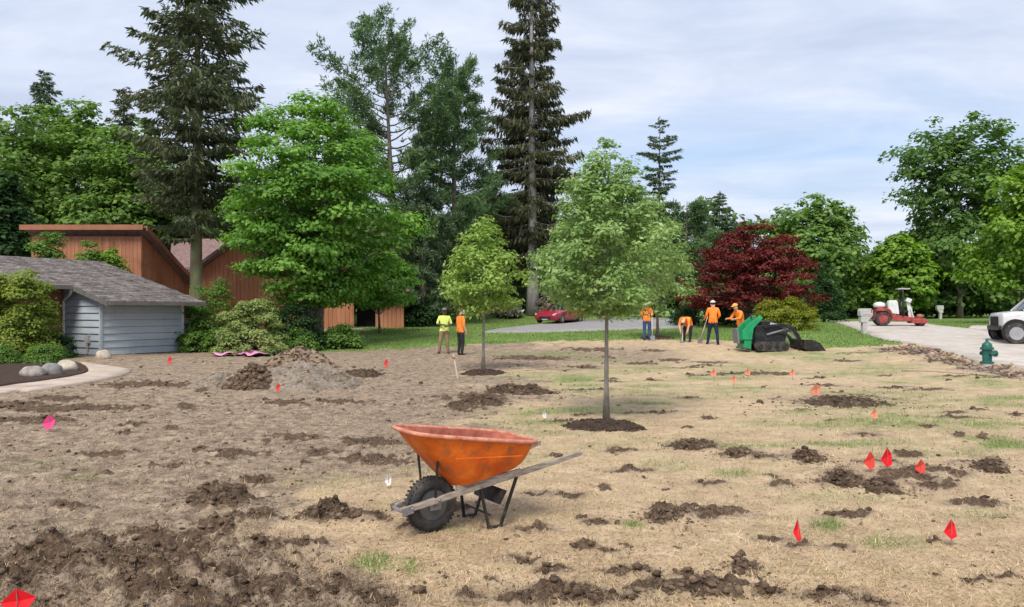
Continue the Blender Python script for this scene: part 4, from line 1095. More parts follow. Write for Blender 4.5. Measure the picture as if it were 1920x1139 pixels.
dsb = MB(); dsb.tube([(-.38, 1.3, roofz(1.3) - .12), (-.3, 1.5, roofz(1.3) - .3), (-.1, LW1 - .1, roofz(1.3) - .55), (-.09, LW1 - .09, 1.5), (-.09, LW1 - .09, .1)], .05, 8)
dsb.build('downspout', M['trimw'], house)
# utility box on the siding
ub = MB(); ub.box((.30 - .36, .75, .62), (.14, .24, .30)); ub.tube([(-.08, .75, .47), (-.08, .75, .05)], .03, 6)
ub.build('meter_box', M['mailgrey'], house)

# ------------------------------------------------------------------ rust-brown house behind
Y0 = 38.0
rh = empty('rust_house', (0, 0, 0), 0, 'rust-brown plank-sided house with slanted roof behind the blue house', 'house')
xc = (265 - 960) / FPX * Y0; xl = (58 - 960) / FPX * Y0
base_z = float(hgt(xc, Y0)); rh.location = (xc, Y0, base_z)
zt = at(265, 440, Y0).z - base_z; y2 = 5.6; drop = .43
wl_, = (xc - xl,)
pl = MB(); r_ = np.random.default_rng(3)
x = -wl_
while x < -.05:
    w = .2; pl.box((x + w / 2, .03 + .012 * r_.random(), zt / 2 - .1), (w - .010, .06, zt)); x += w
a_ = pl.build('front_planks', M['rust_wall'], rh); a_['kind'] = 'stuff'
pl = MB(); y = .06
while y < y2:
    h_ = zt - drop * y - .02
    pl.prism([(.0, y, -.3), (.0, y + .18, -.3), (.0, y + .18, h_ - drop * .18), (.0, y, h_)], (-.06 - .012 * r_.random(), 0, 0)); y += .2
a_ = pl.build('side_planks', M['rust_wall'], rh); a_['kind'] = 'stuff'
cb = MB(); cb.prism([(-wl_, .1, -.3), (-.1, .1, -.3), (-.1, .1, zt - .15), (-wl_, .1, zt - .15)], (0, .12, 0)); cb.build('wall', M['rust_wall'], rh)
rb = MB(); o_ = .45
rb.prism([(-wl_ - .2, -o_, zt + .10 + drop * o_), (o_, -o_, zt + .10 + drop * o_), (o_, y2 + .6, zt + .10 - drop * (y2 + .6)), (-wl_ - .2, y2 + .6, zt + .10 - drop * (y2 + .6))], (0, 0, .06))
rr_ = rb.build('roof', M['roof_mauve'], rh)
MB().box((-wl_ / 2, -o_ - .03, zt + .12 + drop * o_), (wl_ + .6, .05, .26)).build('fascia', M['rust_trim'], rr_)
fb = MB(); fb.prism([(o_ + .002, -o_, zt - .05 + drop * o_), (o_ + .002, y2 + .6, zt - .05 - drop * (y2 + .6)), (o_ + .002, y2 + .6, zt + .2 - drop * (y2 + .6)), (o_ + .002, -o_, zt + .2 + drop * o_)], (.05, 0, 0))
fb.build('fascia', M['rust_trim'], rr_)
ch = MB(); ch.box((-wl_ + .6, 2.0, zt + .1), (.9, .7, .9)); ch.build('chimney', M['brick'], rr_)

# ------------------------------------------------------------------ orange house behind the maple
Y0 = 44.5
oh = empty('orange_house', spot(560, Y0), 0, 'orange-walled house with dark open garage behind the maple', 'house')
ox, oz = oh.location.x, oh.location.z
def ol(px, py, Y=Y0): p = at(px, py, Y); return Vector((p.x - ox, p.y - Y0, p.z - oz))
xa, xb = ol(380, 600).x, ol(595, 600).x
x660, x700, x755 = ol(660, 600).x, ol(702, 600).x, ol(756, 600).x
pk = ol(520, 400)
za_, zb_ = ol(380, 502).z, ol(700, 520).z
gw = MB()
def planks(mb, x0, x1, z0_, top, w=.25, y=0.0):
    x = x0
    while x < x1 - .01:
        xe = min(x + w, x1); d_ = .012 * ((int(x * 100) * 7919) % 10) / 10
        mb.prism([(x + .008, y - d_, z0_), (xe - .008, y - d_, z0_), (xe - .008, y - d_, top(xe)), (x + .008, y - d_, top(x))], (0, .08, 0)); x = xe
def gable(x): return za_ + (pk.z - za_) * (x - xa) / (pk.x - xa) if x < pk.x else pk.z + (zb_ - pk.z) * (x - pk.x) / (xb + 2.6 - pk.x)
planks(gw, xa, x660, -.3, lambda x: gable(x) - .05)
q_ = gw.build('gable_planks', M['orange_wall'], oh); q_['kind'] = 'stuff'
gw = MB(); planks(gw, x700, x755, -.3, lambda x: 2.1, y=.3)
q_ = gw.build('side_planks', M['rust_wall'], oh); q_['kind'] = 'stuff'
MB().box(((x660 + x700) / 2, 1.4, .9), (x700 - x660 - .02, .1, 2.2)).build('garage_dark', M['dark'], oh)  # near-black panel paints in the unlit depth of the garage
MB().box((x660 + .06, -.03, .95), (.14, .12, 2.2)).build('door_post', M['rust_trim'], oh)
MB().box(((x660 + x700) / 2, .05, 2.05), (x700 - x660, .25, .4)).build('lintel', M['rust_trim'], oh)
rf = MB()
def slab(a, b, dep, th): rf.prism([(a[0], -.7, a[1]), (b[0], -.7, b[1]), (b[0], dep, b[1]), (a[0], dep, a[1])], (0, 0, th))
slab((xa - .6, gable(xa - .6) + .02), (pk.x, pk.z + .02), 8, .2); slab((pk.x, pk.z + .02), (xb + 3.0, gable(xb + 3.0) + .02), 8, .2)
slab((xb + 2.2, 2.35), (x755 + .5, 2.2), 7, .15)
rfo = rf.build('roof', M['roof_mauve'], oh)
# low wing with a roof facing the drive
wg = MB(); p0, p1, p2, p3 = ol(322, 452, 52), ol(420, 452, 52), ol(420, 506, 48), ol(318, 506, 48)
wg.prism([p0, p1, p2, p3], (0, 0, .15)); wg.build('wing_roof', M['roof_mauve'], oh)
MB().box(((p2.x + p3.x) / 2, (p2.y + .6), p2.z / 2 - .2), (abs(p2.x - p3.x) - .4, .2, p2.z)).build('wing_wall', M['orange_wall'], oh)
ap = MB(); ap.prism([(x660 - .8, -3.2, -.02), (x700 + .3, -3.2, -.02), (x700 + .1, .2, .05), (x660 - .1, .2, .05)], (0, 0, -.2)); ap.build('apron', M['concrete'], oh)

# ------------------------------------------------------------------ boulders, pale stone
def boulder(name, label, p, s, mat, seed, group=None, sub=3):
    r = np.random.default_rng(seed); V0, F0 = ico(sub)
    ph = r.random((6, 3)) * 6.28; V = V0.copy()
    d = sum(np.sin(V0 @ (r.normal(size=3) * (1.2 + .7 * i)) + ph[i, 0]) / (1.5 + i) for i in range(5))
    V = V * (1 + .16 * d[:, None]); V[:, 2] = np.maximum(V[:, 2], -.55)
    V = V * np.array(s)
    V[:, 2] -= V[:, 2].min() + .04
    o = link(name, np_mesh(name, V, F0), M[mat], smooth=True); o.location = p; o.rotation_euler[2] = r.random() * .5
    return tag(o, label, 'rock', group)
def bedp(px, py):
    p = G(px, py); p.z += .05; return p
boulder('boulder', 'rounded grey boulder, leftmost of three edging the mulch bed', bedp(60, 709), (.29, .22, .18), 'stone', 1, 'boulders in the mulch bed')
boulder('boulder', 'dark grey boulder, middle of three edging the mulch bed', bedp(96, 706), (.22, .2, .2), 'stone_c', 2, 'boulders in the mulch bed')
boulder('boulder', 'angular cream boulder, rightmost of three edging the mulch bed', bedp(124, 698), (.26, .21, .2), 'stone_b', 3, 'boulders in the mulch bed')
boulder('pale_stone', 'pale cream stone standing against the blue siding', GZ(195, 674), (.24, .17, .24), 'stone_b', 4)

# ------------------------------------------------------------------ heaps of earth and mulch rings
def heap(name, label, c, rx, ry, h, mat, seed, cat='soil heap', n=46, rough=.10, power=1.3, chunk=None, edge=.28, spill=0):
    """mounded loose earth on the ground"""
    r = np.random.default_rng(seed)
    rr = np.linspace(0, 1, n) ** .8; aa = np.linspace(0, 2 * np.pi, n * 2, endpoint=False)
    R, A = np.meshgrid(rr, aa, indexing='ij')
    ed = 1 + edge * (fbm(np.cos(A) * 1.8 + seed, np.sin(A) * 1.8, seed, 4) - .5) * 2
    X = c.x + rx * R * np.cos(A) * ed; Y = c.y + ry * R * np.sin(A) * ed
    prof_ = (1 - R ** 1.6) ** power
    sc = 2.2 / max(rx, .3)
    z = h * prof_ * (.65 + .7 * fbm(X * sc, Y * sc, seed + 3, 4)) + rough * (fbm(X * 9, Y * 9, seed + 5, 4) - .5) * (1 - R ** 4) + rough * .6 * (fbm(X * 24, Y * 24, seed + 9, 3) - .5) * (1 - R ** 4)
    Z = gz(X, Y) + np.maximum(z, -.005) - .05 * R ** 6
    ix = np.arange(R.size).reshape(R.shape)
    F = np.stack([ix[:-1], np.roll(ix, -1, 1)[:-1], np.roll(ix, -1, 1)[1:], ix[1:]], -1).reshape(-1, 4)[:, ::-1]
    V = np.stack([X, Y, Z], -1).reshape(-1, 3) - np.array(c)
    o = link(name, np_mesh(name, V, F), M[mat], smooth=True); o.location = c
    bmx = bmesh.new(); bmx.from_mesh(o.data); bmesh.ops.recalc_face_normals(bmx, faces=bmx.faces)
    if sum(f.normal.z for f in bmx.faces) < 0: bmesh.ops.reverse_faces(bmx, faces=bmx.faces)
    bmx.to_mesh(o.data); bmx.free()
    tag(o, label, cat)
    if chunk:
        k_ = chunk[0]; q = r.random(k_) ** .5 * .98; t = r.random(k_) * 6.283
        ii = np.clip((q ** 1.25 * (n - 1)).astype(int), 0, n - 1); jj = (t / 6.2832 * 2 * n).astype(int) % (2 * n)
        P_ = V.reshape(n, 2 * n, 3)[ii, jj]
        S_ = chunk[1] * (.35 + r.random(k_) ** 2 * 1.2)
        if spill:
            a_ = r.random(spill) * 6.283; q_ = 1.0 + .9 * r.random(spill) ** 2
            sx, sy = c.x + rx * q_ * np.cos(a_) * 1.15, c.y + ry * q_ * np.sin(a_)
            P_ = np.vstack([P_, np.stack([sx, sy, gz(sx, sy)], -1) - np.array(c)]); S_ = np.concatenate([S_, chunk[1] * (.25 + .7 * r.random(spill) ** 2)])
        V1, F1 = lumps(P_, S_, ICO1, r)
        cl_ = link('clods', np_mesh('clods', V1, F1), M[chunk[2]], o); cl_['kind'] = 'stuff'
    return o
def gx(px, py): p = G(px, py); return p
heap('gravel_heap', 'grey gravelly earth heap in front of the shrubs', gx(575, 722), 1.35, 1.5, .50, 'gravel', 11, chunk=(260, .04, 'soil_dry'))
heap('soil_heap', 'brown soil heap cresting behind the grey gravelly heap', gx(560, 688), 1.25, .9, .62, 'soil_dry', 12, chunk=(600, .045, 'soil'))
heap('sod_heap', 'dark torn sod heap on the left flank of the gravelly heap', gx(478, 727), .62, .75, .46, 'soil', 13, chunk=(600, .045, 'soil'), rough=.2)
heap('spoil_slope', 'low dry spoil spreading left of the dark sod heap', gx(415, 724), .75, .7, .24, 'gravel', 14, chunk=(160, .04, 'soil_dry'))
CL = [ # the most visible single clumps of dark soil
 ('dark soil clump left of the wheelbarrow on the brown dirt', 425, 945, .25, .17, .13), ('small dark soil clump between the wheelbarrow and the left clump', 612, 972, .22, .12, .10),
 ('long dark soil clump right of the white stake', 968, 738, .62, .42, .16), ('broken dark soil clump at the foot of the white stake', 892, 758, .42, .45, .12),
 ('long dark sod clump under the faded orange flag on the right', 1590, 760, .66, .45, .12), ('dark sod clump standing alone at the right edge', 1862, 880, .19, .20, .12),
 ('dark soil clump left of the three coral flags', 1582, 905, .20, .16, .09), ('dark soil clump just below the three coral flags', 1655, 918, .17, .14, .10),
 ('dark soil clump halfway between mulch ring and coral flags', 1515, 866, .16, .16, .10), ('dark soil clump right of the mulch ring, nearest to it', 1302, 840, .26, .14, .08),
 ('small dark soil clump second from the mulch ring toward the coral flags', 1387, 857, .16, .14, .09), ('dark soil clump behind the soil heaps on the right side', 682, 705, .55, .5, .2),
 ('dark soil clump right of the wheelbarrow handles in the straw', 1245, 974, .14, .12, .09), ('dark soil clump at the bottom edge right of centre', 1322, 1108, .22, .11, .09),
 ('small dark soil clump above the bottom edge, below the lone slim red flag', 1395, 1070, .09, .07, .07)]
for i, (lb, px, py, rx, ry, h) in enumerate(CL):
    heap('soil_clump', lb, gx(px, py), rx * 1.2, ry * 1.15, h * .5, 'soil', 400 + i, 'soil clump', n=24, rough=.07 + .1 * rx, edge=.85, spill=int(70 + 90 * rx), chunk=(int(170 + 200 * rx), .014 + .022 * rx, 'soil'))
def ring(label, p, rx, ry, h, seed):
    heap('mulch_ring', label, p, rx, ry, h, 'mulch', seed, 'mulch ring', n=34, rough=.05, power=.55, chunk=(520, .022, 'mulch'))
ring('round dark mulch ring under the largest young tree', gx(1135, 797), .64, .60, .07, 31)
ring('dark mulch ring under the smaller pale young tree', gx(906, 701), .64, .75, .08, 32)
ring('dark mulch ring at the foot of the far young tree', Vector((b3.x, b3.y, b3.z)), .8, .8, .1, 33)
# pink sheet lying by the heap
pa, pb = G(405, 667), G(500, 668)
V = []; n_ = 24
for i in range(n_ + 1):
    for j in range(7):
        p = pa.lerp(pb, i / n_); y_ = p.y + (j / 6 - .5) * 1.5 * (.6 + .4 * math.sin(i * .4))
        V.append((p.x + .1 * math.sin(j), y_, float(gz(np.array([p.x]), np.array([y_]))[0]) + .10 + .05 * math.sin(i * .9 + j * 1.3) + .12 * j / 6))
F = [(i * 7 + j, i * 7 + j + 1, i * 7 + j + 8, i * 7 + j + 7) for i in range(n_) for j in range(6)]
ps = link('pink_sheet', np_mesh('pink_sheet', V, F), M['pink_tarp'], smooth=True); tag(ps, 'flat pink plastic sheet lying behind the soil heaps', 'plastic sheet')
sm = ps.modifiers.new('thick', 'SOLIDIFY'); sm.thickness = .012
# rubble along the road edge
rng = np.random.default_rng(61)
ed_ = [(1660, 652), (1720, 655), (1772, 668), (1835, 690), (1925, 706)]
Pp = []
for _ in range(300):
    t = rng.random() * 3.999; i = int(t); f = t - i
    px = ed_[i][0] + (ed_[i + 1][0] - ed_[i][0]) * f; py = ed_[i][1] + (ed_[i + 1][1] - ed_[i][1]) * f
    p = G(px + rng.normal() * 14, py + rng.normal() * 5.5 + 1); Pp.append(p[:])
Pp = np.array(Pp); Pp = Pp[~in_poly(*topx(Pp[:, 0], Pp[:, 1], Pp[:, 2]), P_ROAD)]
S = .025 + .075 * rng.random(len(Pp)) ** 2.6
h2 = rng.random(len(Pp)) < .8
for nm, lb, mt, sel in (('verge_rubble', 'broken stone and concrete rubble along the road edge', 'rubble', h2), ('brick_rubble', 'reddish brick and clay bits mixed along the road edge', 'brickred', ~h2)):
    V1, F1 = lumps(Pp[sel] + np.array([0, 0, .02]), S[sel], ICO1, rng, .7, .5)
    tag(link(nm, np_mesh(nm, V1, F1), M[mt]), lb, 'rubble', kind='stuff')
# dark pipe lying along the verge
pp = [G(*q) + Vector((0, 0, .06)) for q in ((1690, 698), (1740, 699), (1800, 703), (1860, 708), (1960, 716), (2050, 724))]
tag(MB().tube([q_ - Vector((0, 0, .04)) for q_ in pp], .028, 8).build('verge_pipe', M['soil_dry'], smooth=True), 'thin buried pipe edge running in front of the hydrant', 'pipe')

# ------------------------------------------------------------------ wheelbarrow
A33 = math.radians(33)
wbx = empty('wheelbarrow', (-.60, 5.55, float(gz(np.array([-.6]), np.array([5.5]))[0])), A33, 'orange wheelbarrow with wooden handles and black wheel in the foreground', 'wheelbarrow')
# local: X from wheel to grips, -Y toward the camera
def hx(u): return (u + .257) / 1.447
def hv(u): return .072 + .212 * hx(u)
def hz(u): return .20 + .30 * hx(u)
def superring(cx, hxl, hyw, z0_, z1_, n=48, e_=3.2, taper=0.0):
    P_ = []
    for k in range(n):
        a = 2 * math.pi * k / n; c, s = math.cos(a), math.sin(a)
        x = hxl * math.copysign(abs(c) ** (2 / e_), c); y = hyw * math.copysign(abs(s) ** (2 / e_), s)
        y *= 1 + taper * x / hxl
        P_.append((cx + x, y, z0_ + (z1_ - z0_) * (x / hxl + 1) / 2))
    return P_
RC, RL = .285, .515          # rim centre and half length
secs = [superring(.42, .25, .165, .335, .435, e_=3.4), superring(.42, .285, .195, .335, .440, e_=3.6), superring(.41, .315, .225, .385, .465, e_=3.8, taper=.04),
        superring(.365, .385, .265, .51, .515, e_=3.9, taper=.07), superring(.315, .46, .295, .65, .57, e_=4.0, taper=.09), superring(.29, .498, .312, .735, .605, e_=4.0, taper=.10),
        superring(RC, RL, .322, .765, .620, e_=4.0, taper=.10)]
n = 48; T_ = MB(); vs_ = [p for s_ in secs for p in s_]; fs_ = []
for i in range(len(secs) - 1):
    for k in range(n): fs_.append((i * n + k, i * n + (k + 1) % n, (i + 1) * n + (k + 1) % n, (i + 1) * n + k))
fs_.append(tuple(range(n))[::-1])
T_.add(vs_, fs_)
tray = T_.build('tray', M['orange'], wbx, auto=.7)
inn = MB(); q = []
for i, s_ in enumerate(secs):
    cx_ = sum(p[0] for p in s_) / n
    q += [(cx_ + (p[0] - cx_) * .975, p[1] * .965, p[2] + (.008 if i < 2 else 0.0)) for p in s_]
inn.add(q, [f[::-1] for f in fs_]); inn.build('tray_lining', M['tray_in'], tray, smooth=True)
rim = MB(); pr_ = secs[-1]; rim.tube([(RC + (p[0] - RC) * 1.015, p[1] * 1.02, p[2]) for p in pr_] + [(RC + (pr_[0][0] - RC) * 1.015, pr_[0][1] * 1.02, pr_[0][2])], .0165, 8, caps=False)
rim.build('rolled_rim', M['rim_worn'], tray, smooth=True)
ridge = MB()     # moulded step under the rim on the long sides
for s_ in (-1, 1):
    ridge.bar((.05, s_ * .292, .575), (.60, s_ * .322, .545), .006, .007)
ridge.build('moulded_step', M['orange'], tray)
for s_ in (-1, 1):
    hb = MB(); Q = [(u, s_ * hv(u), hz(u)) for u in (-.257, .35, .80, 1.0, 1.19)]
    sz = [.042, .042, .04, .036, .032]
    rings = []
    for (x, y, z), w in zip(Q, sz): rings += [(x, y - w * .45, z - w / 2), (x, y + w * .45, z - w / 2), (x, y + w * .45, z + w / 2), (x, y - w * .45, z + w / 2)]
    f_ = [(i * 4 + k, i * 4 + (k + 1) % 4, (i + 1) * 4 + (k + 1) % 4, (i + 1) * 4 + k) for i in range(4) for k in range(4)] + [(3, 2, 1, 0), (16, 17, 18, 19)]
    hb.add(rings, f_); hb.build('handle', M['ashwood'], wbx, bevel=.006)
    # tray brace between handle and nose
    MB().bar((-.02, s_ * (hv(-.02)), hz(-.02)), (-.03, s_ * .17, .60), .022, .010, up=(1, 0, 0)).build('nose_brace', M['blacksteel'], wbx)
    # leg: two straps meeting in a foot
    v = s_ * hv(.45)
    lg = MB(); u0, u1, ub_ = .33, .63, .43
    lg.bar((u0, s_ * hv(u0), hz(u0) - .01), (ub_ - .045, s_ * .19, .012), .014, .026, up=(0, 1, 0)); lg.bar((u1, s_ * hv(u1), hz(u1) - .01), (ub_ + .06, s_ * .19, .012), .014, .026, up=(0, 1, 0))
    lg.bar((ub_ - .055, s_ * .19, .010), (ub_ + .07, s_ * .19, .010), .028, .014)
    lg.build('leg', M['blacksteel'], wbx)
    wd = MB(); wd.prism([(.14, s_ * hv(.14) - .012, hz(.14) + .02), (.66, s_ * hv(.66) - .012, hz(.66) + .02), (.66, s_ * hv(.66) - .012, hz(.66) + .032), (.14, s_ * hv(.14) - .012, hz(.14) + .062)], (0, .024, 0))
    wd.build('tray_wedge', M['ashwood'], wbx)
    ab = MB(); ab.box((0, s_ * .072, .195), (.09, .008, .05)); ab.build('axle_bracket', M['steel'], wbx)
for s_ in (-1, 1):
    for u in (-.2, .0, .33, .60):
        q = MB(); q.lathe([(.011, 0), (.011, s_ * .006), (.007, s_ * .011), (0, s_ * .012)], 8, c=(u, s_ * (hv(u) + .0185), hz(u)), axis='Y'); q.build('bolt', M['steel'], wbx)
cbm = MB(); cbm.prism([(.475, -.19, .17), (.475, .19, .17), (.52, .215, .275), (.52, -.215, .275)], (.012, 0, -.004)); cbm.bar((.40, -.19, .10), (.40, .19, .10), .02, .008)
cbm.build('leg_brace', M['blacksteel'], wbx)
ng = MB(); ng.tube([(-.235, -.085, .2), (-.268, -.07, .2), (-.275, 0, .2), (-.268, .07, .2), (-.235, .085, .2)], .014, 8)
for s_ in (-1, 1): ng.box((-.235, s_ * .098, .2), (.09, .006, .055), (0, -.2, 0))
ng.build('nose_guard', M['steel'], wbx)
ax = MB(); ax.tube([(0, -.085, .195), (0, .085, .195)], .011, 8); ax.build('axle', M['steel'], wbx)
wh = MB(); prf = []
for k in range(15):
    a = math.radians(-58 + 296 * k / 14); prf.append((.150 + .052 * math.sin(a), -.056 * math.cos(a)))
wh.lathe(prf, 44, axis='Y', caps=False); wheel = wh.build('wheel', M['rubber'], wbx, loc=(0, 0, .2), smooth=True)
tr = MB()
for k in range(40):
    a = 2 * math.pi * k / 40
    for s_ in (-1, 1):
        tr.box((.199 * math.cos(a + s_ * .04), s_ * .022, .199 * math.sin(a + s_ * .04)), (.014, .032, .011), (0, -a + math.pi / 2, s_ * .4))
tr.build('tread', M['rubber'], wheel)
rmn = MB(); rmn.lathe([(.118, -.036), (.108, -.030), (.085, -.012), (.055, -.012), (.042, -.05), (.02, -.055)], 36, axis='Y'); rmn.lathe([(.118, .036), (.108, .030), (.085, .012), (.055, .012), (.042, .05), (.02, .055)], 36, axis='Y')
rmn.build('rim', M['rimgrey'], wheel, smooth=False, auto=.6)

# ------------------------------------------------------------------ marking flags and the stake
def flag(label, px, py_base, hpx, mat, seed, w=.10, h=.10, yaw=0.0, group='utility marking flags', curl=.3, lean=.05):
    """wire pin with a small plastic flag"""
    r = random.Random(seed); p = GZ(px, py_base)
    d = p.y; Hm = hpx * d / FPX
    e = empty('marking_flag', p, yaw, label, 'flag', group)
    tip = Vector((lean * Hm, .02 * Hm, Hm))
    MB().tube([(0, 0, -.06), tuple(tip * .5), tuple(tip)], .0022 if d < 12 else .006, 5).build('pin', M['wire'], e)
    V, nx, nz = [], 7, 5
    for i in range(nx):
        for j in range(nz):
            s_, t = i / (nx - 1), j / (nz - 1)
            V.append((tip.x - .0 + s_ * w * (1 - .25 * curl) , curl * .06 * math.sin(3.2 * s_ + t * 1.5 + seed) * s_, tip.z - h * t - .35 * w * s_ * s_ * curl))
    F = [(i * nz + j, i * nz + j + 1, (i + 1) * nz + j + 1, (i + 1) * nz + j) for i in range(nx - 1) for j in range(nz - 1)]
    o = link('flag_film', np_mesh('flag_film', V, F), M[mat], e, smooth=True)
    sm_ = o.modifiers.new('t', 'SOLIDIFY'); sm_.thickness = .001
    return e
def tented(label, px, py_base, hpx, wpx_, mat, group='utility marking flags', pin=0.25, yaw=.4):
    """flag film seen corner-up, folded over its pin"""
    p = GZ(px, py_base); d = p.y; Hm = hpx * d / FPX; w = wpx_ * d / FPX
    e = empty('marking_flag', p, yaw, label, 'flag', group)
    MB().tube([(0, 0, -.06), (.004, 0, Hm * .6), (0, 0, Hm)], .0022 if d < 12 else .005, 5).build('pin', M['wire'], e)
    z0 = Hm * pin
    V = [(0, 0, Hm), (-w * .5, .012, z0 + (Hm - z0) * .38), (-w * .1, -.01, z0), (w * .5, .02, z0 + (Hm - z0) * .62), (w * .12, .015, z0 + (Hm - z0) * .5), (w * .30, -.015, z0 + (Hm - z0) * .12)]
    me = bpy.data.meshes.new('flag_film'); me.from_pydata(V, [], [(0, 1, 4), (1, 2, 4), (2, 5, 4), (5, 3, 4), (3, 0, 4)])
    o = link('flag_film', me, M[mat], e)
    sm_ = o.modifiers.new('t', 'SOLIDIFY'); sm_.thickness = .0012
    return e
tented('pink flag alone on the brown dirt at left', 91, 812, 34, 22, 'flag_pink', pin=.15)
tented('large red flag cut by the bottom left corner', 30, 1160, 52, 66, 'flag_red', pin=.05, yaw=0)
tented('small white flag left of the wheelbarrow', 728, 918, 28, 13, 'flag_white', pin=.2)
tented('slim red flag seen edge-on in the straw foreground', 1496, 1026, 50, 17, 'flag_red', pin=.12)
tented('bright red flag alone at lower right', 1784, 1022, 52, 34, 'flag_red', pin=.28)
tented('leftmost of three coral flags around the dark sod', 1632, 888, 40, 28, 'flag_coral', pin=.15)
tented('middle of three coral flags around the dark sod', 1664, 890, 42, 30, 'flag_red', pin=.12)
tented('rightmost of three coral flags around the dark sod', 1727, 895, 32, 28, 'flag_coral', pin=.15)
tented('faded orange flag behind the long dark sod clump', 1530, 752, 32, 30, 'flag_orange', pin=.3)
tented('pale orange flag right of centre in the greenish straw', 1640, 800, 32, 18, 'flag_orange', pin=.35)
tented('far faded orange flag, leftmost of the row before the loader', 1338, 716, 24, 16, 'flag_orange', pin=.35)
tented('far faded orange flag, second of the row before the loader', 1376, 724, 20, 15, 'flag_orange', pin=.35)
tented('far faded orange flag, third of the row before the loader', 1402, 712, 22, 15, 'flag_orange', pin=.35)
tented('far faded orange flag, rightmost of the row before the loader', 1486, 712, 20, 15, 'flag_orange', pin=.35)
tented('tiny coral flag stuck in the dark sod heap', 521, 738, 20, 9, 'flag_coral', pin=.1)
tented('small red flag on the dirt behind the soil heaps', 724, 690, 18, 9, 'flag_coral', pin=.1)
tented('small red flag on bare ground near the blue siding', 318, 684, 16, 9, 'flag_coral', pin=.1)
tented('small white flag in the straw left of the mulch ring', 1021, 786, 20, 9, 'flag_white', pin=.2)
p = GZ(858, 708); st = empty('wooden_stake', p, .2, 'pale wooden stake leaning in front of the two standing workers', 'stake')
MB().bar((.02, 0, -.1), (-.10, .03, at(852, 664, p.y).z - p.z), .055, .035).build('shaft', M['stake'], st, bevel=.006)
MB().box((-.102, .0, at(852, 671, p.y).z - p.z), (.07, .045, .05), (0, -.12, 0)).build('ribbon', M['rust_trim'], st, bevel=.01)
# ------------------------------------------------------------------ people
DEF = dict(pelvis=(0, .01, .95), spine=(0, .02, 1.13), chest=(0, .0, 1.32), neck=(0, .0, 1.50), headb=(0, -.015, 1.58), headm=(0, -.02, 1.655), headt=(0, -.01, 1.735),
           shL=(.185, 0, 1.43), elL=(.245, .03, 1.16), wrL=(.26, -.06, .93), shR=(-.185, 0, 1.43), elR=(-.245, .03, 1.16), wrR=(-.26, -.06, .93),
           hipL=(.10, .01, .90), knL=(.115, -.02, .50), anL=(.12, .03, .09), toL=(.135, -.15, .045), hipR=(-.10, .01, .90), knR=(-.115, -.02, .50), anR=(-.12, .03, .09), toR=(-.135, -.15, .045))
RAD = dict(pelvis=(.165, .12), spine=(.155, .11), chest=(.185, .125), neck=(.06, .06), headb=(.075, .08), headm=(.082, .098), headt=(.055, .065),
           sh=(.08, .08), el=(.055, .055), wr=(.036, .03), hip=(.10, .11), kn=(.07, .072), an=(.052, .055), to=(.05, .04))
BONES = [('pelvis', 'spine', 0), ('spine', 'chest', 0), ('chest', 'neck', 0), ('neck', 'headb', 2), ('headb', 'headm', 2), ('headm', 'headt', 2)]
for s_ in 'LR':
    BONES += [('chest', 'sh' + s_, 0), ('sh' + s_, 'el' + s_, 0), ('el' + s_, 'wr' + s_, 2), ('pelvis', 'hip' + s_, 1), ('hip' + s_, 'kn' + s_, 1), ('kn' + s_, 'an' + s_, 1), ('an' + s_, 'to' + s_, 3)]
